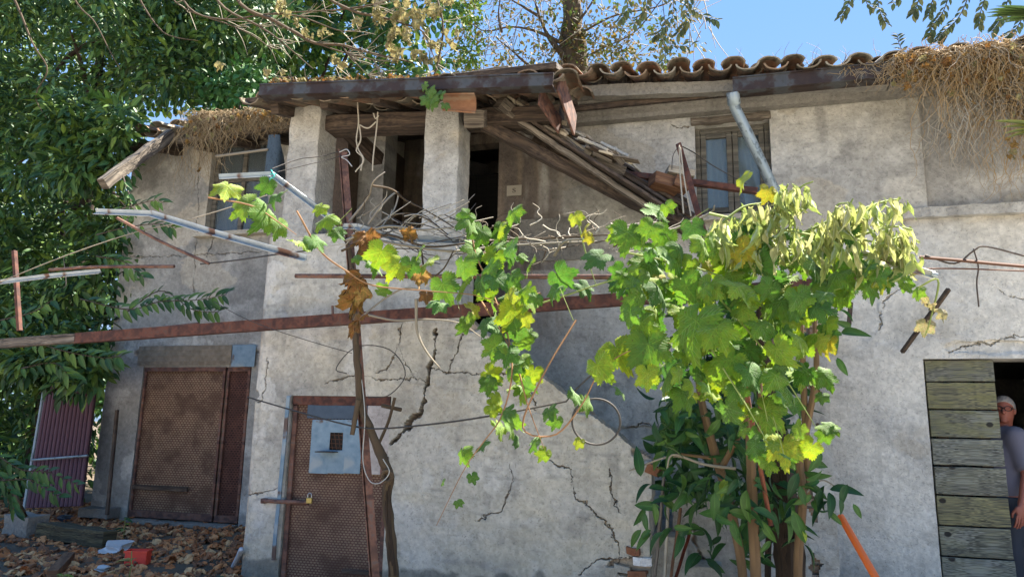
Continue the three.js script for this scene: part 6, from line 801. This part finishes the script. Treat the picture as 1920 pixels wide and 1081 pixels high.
{
  const r = rng(211), edge = (x) => at(x, mix(118, 92, clamp((x - 1680) / 240)) + rr(-6, 14, r), 0.55);
  mat('dry_vine_mat', 'thick straw coloured mat of dry vines spilling over the right eave', r, 1500, (q) => { const t = Math.pow(q(), 0.8), x = mix(1665, 2010, t), p = edge(x); p.z += rr(-0.05, 0.15, q); const dense = clamp((x - 1690) / 80); const cl = 0.5 + 0.9 * fbm(x * 0.03, 2, 5, 2); return [p, rr(0.10, 0.34, q) + dense * Math.pow(q(), 4) * 1.1 * cl, rr(0.1, 0.7, q)]; }, 0, [M.hay, M.hayGrey, M.hay], 160);
  { const o5 = scene.getObjectByName('dry_vine_mat'); const gs = []; for (let i = 0; i < 900; i++) { const x = rr(1690, 2010, r), k = clamp((x - 1690) / 60), b = at(x, mix(112, 86, clamp((x - 1690) / 240)) + rr(0, 26, r) * 1.0, rr(0.1, 0.6, r)), P = [b]; let v = rv(r); for (let s = 0; s < 6; s++) { v.add(V(rr(-1, 1, r), rr(-0.8, 0.65, r), rr(-0.7, 0.7, r))).normalize(); P.push(P[P.length - 1].clone().addScaledVector(v, rr(0.02, 0.05, r))); } gs.push(tube(P, [0.0035, 0.0025], 4, false)); } part('strands', merge(gs), M.hay, o5).userData.kind = 'stuff'; }
  mat('hanging_root_tuft', 'pale grey tuft of long thin roots hanging below the dry vine mat', r, 120, (q) => { const c = pick([1785, 1800, 1822, 1840, 1852], q); return [at(c + rr(-14, 14, q), rr(150, 190, q), 0.5), rr(0.35, 0.8, q), rr(0, 0.12, q)]; }, 0, [M.hayGrey, M.paleTwig], 0);
  mat('dry_vine_tassel', 'long straw tassel hanging at the far end of the right eave', r, 330, (q) => [at(rr(1868, 1990, q), rr(120, 200, q), rr(0.5, 0.7, q)), rr(0.25, 0.95, q), rr(0, 0.2, q)], 0, [M.hay, M.hayGrey], 70);
  mat('dry_grass_fringe', 'thin fringe of dry grass caught in the right gutter', r, 110, (q) => [at(rr(1570, 1700, q), rr(118, 136, q), 0.56), rr(0.05, 0.2, q), rr(0.1, 0.5, q)], 0, [M.hay, M.hayGrey], 0);
  mat('dry_vine_mat', 'brown mat of dry vines hanging over the left eave beside the pillar', r, 620, (q) => { const x = mix(352, 545, q()), p = at(x, mix(214, 200, (x - 352) / 190) + rr(-4, 16, q), 0.25); return [p, rr(0.10, 0.3, q) + (0.25 + 0.9 * sst(470, 370, x)) * Math.pow(q(), 2.2) * 0.75, rr(0.0, 0.4, q)]; }, 0, [std({ color: 0x94805e }), std({ color: 0x7a684c }), std({ color: 0xa39070 })], 60);
  const o = thing('roof_weeds', 'thin dry weed stalks growing up between the roof tiles', 'weeds', ZERO), gs = []; for (let i = 0; i < 60; i++) { const x = rr(1080, 1680, r), b = at(x, mix(165, 100, (x - 1080) / 600) + 6, 0.2), h = rr(0.05, 0.26, r); gs.push(tube([b, b.clone().add(V(rr(-0.03, 0.03, r), h * 0.6, 0)), b.clone().add(V(rr(-0.1, 0.1, r), h, 0))], [0.0025, 0.0012], 4)); } part('stalks', merge(gs), M.twig, o).userData.kind = 'stuff';
  const o2 = thing('gutter_debris', 'heap of dry leaves and twigs lying in the porch gutter', 'debris', ZERO), L = [], tw = []; for (let i = 0; i < 260; i++) { const x = rr(510, 860, r), p = at(x, mix(156, 150, (x - 510) / 350) - rr(-6, 7, r), rr(1.3, 1.55, r)); L.push({ m: pose(p, rv(r), rv(r).add(V(0, 1, 0.4)), rr(0.04, 0.08, r)), g: pick(dryG, r), mat: pick([...LM.dry, ...LM.tan], r) }); if (i < 90) tw.push(tube([p.clone().add(rv(r, 0.1)), p.clone().add(rv(r, 0.1))], 0.003, 4, false)); } leafSet(o2, L, 200, 'dry_leaf'); part('twigs', merge(tw), M.twig, o2).userData.kind = 'stuff';
  const palm = thing('palm_tree', 'palm whose green and yellowing frond tips reach in beside the dry vine mat', 'palm', ZERO), pg = bladeLeaf(60, 0.10, 0.03, 0.6, 8), top = V(4.75, 4.2, 1.7);
  part('trunk', tube([V(4.8, groundY(4.8, 1.7) - 0.1, 1.7), V(4.78, 2.2, 1.7), top], [0.17, 0.14, 0.13], 12, true, 0.3), M.darkBark, palm);
  for (const [base, tips, col] of [[[1990, 30], [[1852, 20], [1852, 28], [1868, 36], [1856, 14], [1880, 40], [1862, 24], [1870, 8]], [0.22, 0.34, 0.10]], [[1970, 240], [[1876, 226], [1880, 236], [1884, 248], [1866, 224], [1890, 256]], [0.34, 0.36, 0.10]]]) {
    const p = at(base[0], base[1], 1.6), mt = leafMat(...col, bladeMap, 0.3, 0.6), fr = part('frond', tube([top, top.clone().lerp(p, 0.5).add(V(0, 0.25, 0)), p], [0.016, 0.012, 0.008], 6), M.greenCane, palm);
    for (const [a, b] of tips) { const q = at(a, b, 1.7); part('leaflet', pg, mt, fr).applyMatrix4(pose(p, q.clone().sub(p), V(0, 0.6, 0.8), q.distanceTo(p))); }
    for (let k = 0; k < 12; k++) { const f = 0.15 + k * 0.065, q = top.clone().lerp(p, f).add(V(0, 0.25 * Math.sin(f * 3), 0)), d = p.clone().sub(top).normalize().add(V(0, k % 2 ? 0.9 : -0.9, 0.3)); part('leaflet', pg, mt, fr).applyMatrix4(pose(q, d, V(0, 0.5, 0.8), 0.45)); }
  }
}
// ---------------------------------------------------------------- leaf litter and small plants
{
  const r = rng(231), n = 6500, mt = std({ side: THREE.DoubleSide, roughness: 0.95 }), im = shade(new THREE.InstancedMesh(dryG[1], mt, n)); im.name = 'leaf_litter'; im.userData = { kind: 'stuff', label: 'brown fallen leaves covering the ground before the left wall', category: 'leaf litter' };
  for (let i = 0; i < n; i++) { const x = rr(-9.5, -3.3, r), z = rr(-1.4, 4.2, r), y = groundY(x, z) + rr(0.0, 0.03, r), c = pick([[0.46, 0.17, 0.06], [0.56, 0.25, 0.10], [0.32, 0.13, 0.055], [0.62, 0.35, 0.16], [0.22, 0.10, 0.05]], r); im.setMatrixAt(i, pose(V(x, y, z), V(rr(-1, 1, r), rr(-0.25, 0.25, r), rr(-1, 1, r)), V(rr(-0.5, 0.5, r), 1, rr(-0.5, 0.5, r)), rr(0.035, 0.14, r))); im.setColorAt(i, new THREE.Color().setRGB(...c)); }
  scene.add(im);
  const plant = (px, py, label, h, mats, n2) => { const p = atY(px, py, 0.40); p.y = groundY(p.x, p.z); const o = thing('seedling', label, 'plant', p), L = []; part('stem', tube([V(0, -0.02, 0), V(0.01, h * 0.5, 0), V(0, h, 0)], 0.004, 5), M.greenCane, o); for (let i = 0; i < n2; i++) { const a = rr(0, 6.28, r); L.push({ m: pose(V(0, h * rr(0.4, 1, r), 0), V(Math.cos(a), rr(-0.2, 0.3, r), Math.sin(a)), V(0, 1, 0.4), rr(0.06, 0.11, r)), g: pick(bayG, r), mat: pick(mats, r) }); } for (const l of L) part('leaf', l.g, l.mat, o).applyMatrix4(l.m); };
  plant(229, 1014, 'small green seedling with pale tip above the red box', 0.2, [...LM.shrub, LM.lime[0]], 12); plant(116, 1082, 'low bright green seedling beside the brown offcut', 0.07, [LM.lime[0], LM.shrub[3]], 8); plant(420, 1080, 'dark green seedling at the porch corner foot', 0.1, LM.shrub, 14); plant(242, 1070, 'dry pale stalk with yellowing leaves before the red box', 0.2, [leafMat(0.45, 0.40, 0.15, bladeMap, 0.3, 0.9)], 6); plant(146, 1016, 'tiny green seedling against the mossy beam', 0.08, [LM.lime[0]], 5);
  const o = thing('undergrowth_shrub', 'low dark leafy shrub in front of the purple screen', 'shrub', ZERO), L = []; for (const [c, n3_] of [[[[-10, 850], [40, 880], [90, 885], [150, 910]], 26], [[[0, 900], [60, 900], [110, 930]], 20], [[[-10, 880], [20, 920], [30, 960]], 16]]) sprig(o, L, r, c, 1.2, n3_, 0.13, bayG, LM.shrub, M.darkTwig); const g0 = at(-10, 880, 1.2); part('stem', tube([V(g0.x - 0.1, groundY(g0.x, 1.2) - 0.03, 1.2), g0], 0.01, 6, false), M.darkTwig, o); leafSet(o, L, 300);
}
// ---------------------------------------------------------------- the person behind the plank door
function surfaceNet(lo, hi, cell, f) {                                   // meshes f < 0
  const n = [0, 1, 2].map((k) => Math.ceil((hi[k] - lo[k]) / cell) + 1), id = (i, j, k) => (k * n[1] + j) * n[0] + i, S = new Float32Array(n[0] * n[1] * n[2]);
  for (let k = 0; k < n[2]; k++) for (let j = 0; j < n[1]; j++) for (let i = 0; i < n[0]; i++) S[id(i, j, k)] = f(lo[0] + i * cell, lo[1] + j * cell, lo[2] + k * cell);
  const pos = [], idx = [], vid = new Int32Array(S.length).fill(-1);
  for (let k = 0; k < n[2] - 1; k++) for (let j = 0; j < n[1] - 1; j++) for (let i = 0; i < n[0] - 1; i++) { let c = 0, x = 0, y = 0, z = 0; const q = [0, 1, 2, 3, 4, 5, 6, 7].map((b) => S[id(i + (b & 1), j + ((b >> 1) & 1), k + (b >> 2))]); for (const [a, b] of [[0, 1], [2, 3], [4, 5], [6, 7], [0, 2], [1, 3], [4, 6], [5, 7], [0, 4], [1, 5], [2, 6], [3, 7]]) if ((q[a] < 0) !== (q[b] < 0)) { const t = q[a] / (q[a] - q[b]); x += mix(a & 1, b & 1, t); y += mix((a >> 1) & 1, (b >> 1) & 1, t); z += mix(a >> 2, b >> 2, t); c++; } if (c) { vid[id(i, j, k)] = pos.length / 3; pos.push(lo[0] + (i + x / c) * cell, lo[1] + (j + y / c) * cell, lo[2] + (k + z / c) * cell); } }
  for (let k = 1; k < n[2] - 1; k++) for (let j = 1; j < n[1] - 1; j++) for (let i = 1; i < n[0] - 1; i++) { const s = S[id(i, j, k)] < 0; for (const [a, u, v] of [[0, 1, 2], [1, 2, 0], [2, 0, 1]]) { const d = [i, j, k]; d[a]++; if ((S[id(...d)] < 0) === s) continue; const e = (p, q) => { const w = [i, j, k]; w[u] -= p; w[v] -= q; return vid[id(...w)]; }, A = e(0, 0), B = e(1, 0), C = e(1, 1), D = e(0, 1); if (A < 0 || B < 0 || C < 0 || D < 0) continue; s ? idx.push(A, B, C, A, C, D) : idx.push(A, C, B, A, D, C); } }
  const g = new THREE.BufferGeometry(); g.setAttribute('position', new THREE.Float32BufferAttribute(pos, 3)); g.setIndex(idx); g.computeVertexNormals(); return g;
}
{
  const cap = (p, a, b, ra, rb) => { const d = V(b[0] - a[0], b[1] - a[1], b[2] - a[2]), w = V(p[0] - a[0], p[1] - a[1], p[2] - a[2]), t = clamp(w.dot(d) / d.lengthSq()); return w.addScaledVector(d, -t).length() - mix(ra, rb, t); };
  const ell = (p, c, r) => { const x = (p[0] - c[0]) / r[0], y = (p[1] - c[1]) / r[1], z = (p[2] - c[2]) / r[2], k = Math.hypot(x, y, z); return (k - 1) * Math.min(r[0], r[1], r[2]); };
  const smin = (a, b, k) => { const h = clamp(0.5 + 0.5 * (b - a) / k); return mix(b, a, h) - k * h * (1 - h); };
  // standing figure, 1.74 m, facing +z, arms hanging, left arm towards +x
  const J = { hip: 0.90, knee: 0.48, sh: 1.42, neck: 1.50 };
  const leg = (p, s) => smin(smin(cap(p, [s * 0.09, J.hip, 0], [s * 0.10, J.knee, 0.01], 0.085, 0.058), cap(p, [s * 0.10, J.knee, 0.01], [s * 0.10, 0.09, -0.02], 0.055, 0.040), 0.03), cap(p, [s * 0.10, 0.04, -0.04], [s * 0.11, 0.035, 0.14], 0.040, 0.032), 0.03);
  const arm = (p, s) => smin(cap(p, [s * 0.19, J.sh, 0], [s * 0.25, 1.14, -0.02], 0.052, 0.040), cap(p, [s * 0.25, 1.14, -0.02], [s * 0.27, 0.89, 0.06], 0.040, 0.028), 0.02);
  const hand = (p, s) => { let d = ell(p, [s * 0.275, 0.83, 0.075], [0.020, 0.052, 0.042]); [[0.036, 0.078, 0.02], [0.014, 0.088, 0.024], [-0.010, 0.083, 0.022], [-0.032, 0.066, 0.016]].forEach(([z, l, c]) => { const a = [s * 0.278, 0.79, 0.078 + z], b = [s * 0.272, 0.79 - l * 0.55, 0.082 + z], e = [s * 0.255, 0.79 - l, 0.084 + z]; d = smin(d, Math.min(cap(p, a, b, 0.0095, 0.009), cap(p, b, e, 0.009, 0.0078)), 0.006); }); return smin(d, Math.min(cap(p, [s * 0.268, 0.855, 0.105], [s * 0.25, 0.81, 0.128], 0.012, 0.010), cap(p, [s * 0.25, 0.81, 0.128], [s * 0.245, 0.785, 0.128], 0.010, 0.008)), 0.01); };
  const torso = (p) => smin(smin(ell(p, [0, 1.24, 0.0], [0.175, 0.22, 0.115]), ell(p, [0, 1.0, 0.005], [0.155, 0.17, 0.115]), 0.08), cap(p, [-0.15, 1.41, -0.01], [0.15, 1.41, -0.01], 0.058, 0.058), 0.07);
  const head = (p) => { let d = smin(ell(p, [0, 1.645, 0.0], [0.074, 0.098, 0.092]), ell(p, [0, 1.585, 0.022], [0.056, 0.062, 0.066]), 0.03); d = smin(d, cap(p, [0, 1.48, -0.015], [0, 1.56, 0], 0.056, 0.054), 0.03); d = smin(d, cap(p, [0, 1.648, 0.088], [0, 1.606, 0.112], 0.009, 0.014), 0.014); for (const s of [-1, 1]) { d = smin(d, ell(p, [s * 0.077, 1.628, -0.005], [0.010, 0.030, 0.018]), 0.008); d = Math.max(d, -ell(p, [s * 0.031, 1.64, 0.094], [0.017, 0.010, 0.012])); d = smin(d, ell(p, [s * 0.031, 1.64, 0.080], [0.0125, 0.0095, 0.010]), 0.002); } d = smin(d, ell(p, [0, 1.574, 0.087], [0.021, 0.0045, 0.007]), 0.004); d = smin(d, ell(p, [0, 1.563, 0.086], [0.018, 0.005, 0.006]), 0.004); return smin(d, ell(p, [0, 1.54, 0.075], [0.026, 0.018, 0.016]), 0.014); };
  const foot = at(1851, 800, -0.42), o = thing('person', 'person in grey t-shirt and glasses peering out from behind the plank door', 'person', V(foot.x, 0.155, foot.z)); o.rotation.order = 'ZYX'; o.rotation.set(0, -1.15, -0.055);
  const lift = at(1890, 742, -0.42).y - 0.155 - 1.745; o.scale.setScalar(1 + clamp(lift / 1.745, -0.06, 0.06));
  const skin = std({ color: 0x9c5c49, roughness: 0.6 });  // skin, and the shirt below, darkened in colour for the doorway shade
  const bodyF = (p) => Math.min(smin(smin(torso(p), Math.min(leg(p, -1), leg(p, 1)), 0.04), Math.min(arm(p, -1), arm(p, 1)), 0.03), 9);
  const hx = 0.0, OX = 0.022, OZ = -0.046, HT = 0.8, hc = Math.cos(HT), hs = Math.sin(HT), hq = (p) => [hc * (p[0] - OX) - hs * (p[2] - OZ), p[1], hs * (p[0] - OX) + hc * (p[2] - OZ)]; const headF = (p) => head(hq(p));
  const bd = surfaceNet([-0.36, 0, -0.2], [0.36, 1.55, 0.22], 0.013, (x, y, z) => smin(bodyF([x, y, z]), cap([x, y, z], [0, 1.40, -0.01], [OX, 1.54, OZ], 0.06, 0.052), 0.03));
  const hd = surfaceNet([-0.13, 1.47, -0.2], [0.17, 1.77, 0.11], 0.004, (x, y, z) => headF([x, y, z])), hl = [-1, 1].map((s) => surfaceNet([s < 0 ? -0.32 : 0.22, 0.67, 0.0], [s < 0 ? -0.22 : 0.32, 0.91, 0.16], 0.004, (x, y, z) => smin(hand([x, y, z], s), cap([x, y, z], [s * 0.262, 0.93, 0.05], [s * 0.272, 0.87, 0.066], 0.029, 0.025), 0.015)));
  const strip = (g) => { g.deleteAttribute('normal'); return g; }; const body = mergeGeometries([bd, hd, ...hl].map(strip)); body.computeVertexNormals();
  part('body', body, skin, o);
  const shirtF = (p) => Math.max(Math.min(smin(torso(p), smin(cap(p, [-0.19, J.sh, 0], [-0.235, 1.20, -0.015], 0.056, 0.052), cap(p, [0.19, J.sh, 0], [0.235, 1.20, -0.015], 0.056, 0.052), 0.01), 0.05), 9) - 0.014 - 0.006 * n3(p[0] * 9, p[1] * 7, p[2] * 9), -cap(p, [0, 1.42, 0.0], [0, 1.60, 0.01], 0.066, 0.075), 0.86 - p[1]);
  part('t_shirt', surfaceNet([-0.33, 0.84, -0.2], [0.33, 1.52, 0.22], 0.012, (x, y, z) => shirtF([x, y, z])), std({ color: 0x6c6974, roughness: 0.95 }), o);
  part('trousers', surfaceNet([-0.28, 0.05, -0.2], [0.28, 1.0, 0.22], 0.013, (x, y, z) => { const p = [x, y, z]; return Math.max(smin(ell(p, [0, 0.92, 0], [0.165, 0.13, 0.125]), Math.min(leg(p, -1), leg(p, 1)), 0.05) - 0.02, y - 0.93, 0.09 - y); }), std({ color: 0x3c4048, roughness: 0.95 }), o);
  part('hair', surfaceNet([-0.13, 1.55, -0.2], [0.17, 1.79, 0.11], 0.005, (x, y, z) => { const q = hq([x, y, z]); return Math.max(ell(q, [0, 1.648, -0.004], [0.082, 0.106, 0.098]) - 0.004 * n3(q[0] * 60, q[1] * 30, q[2] * 60), -(q[1] - 1.60 - 1.0 * (q[2] + 0.02) * (q[2] > -0.02 ? 1 : 0.2))); }), std({ color: 0x9a928a, roughness: 0.9 }), o);
  const gl = std({ color: 0x1d1b1b, roughness: 0.4 }), gs = []; for (const s of [-1, 1]) { gs.push(new THREE.TorusGeometry(0.024, 0.0035, 6, 20).scale(1.1, 0.8, 1).translate(hx + s * 0.032, 1.64, 0.108)); gs.push(tube([V(hx + s * 0.058, 1.645, 0.106), V(hx + s * 0.082, 1.645, 0.0)], 0.003, 5, false)); } gs.push(tube([V(hx - 0.008, 1.643, 0.112), V(hx + 0.008, 1.643, 0.112)], 0.003, 5, false)); part('glasses', merge(gs).rotateY(HT).translate(OX, 0, OZ), gl, o);
}
renderer.render(scene, camera);
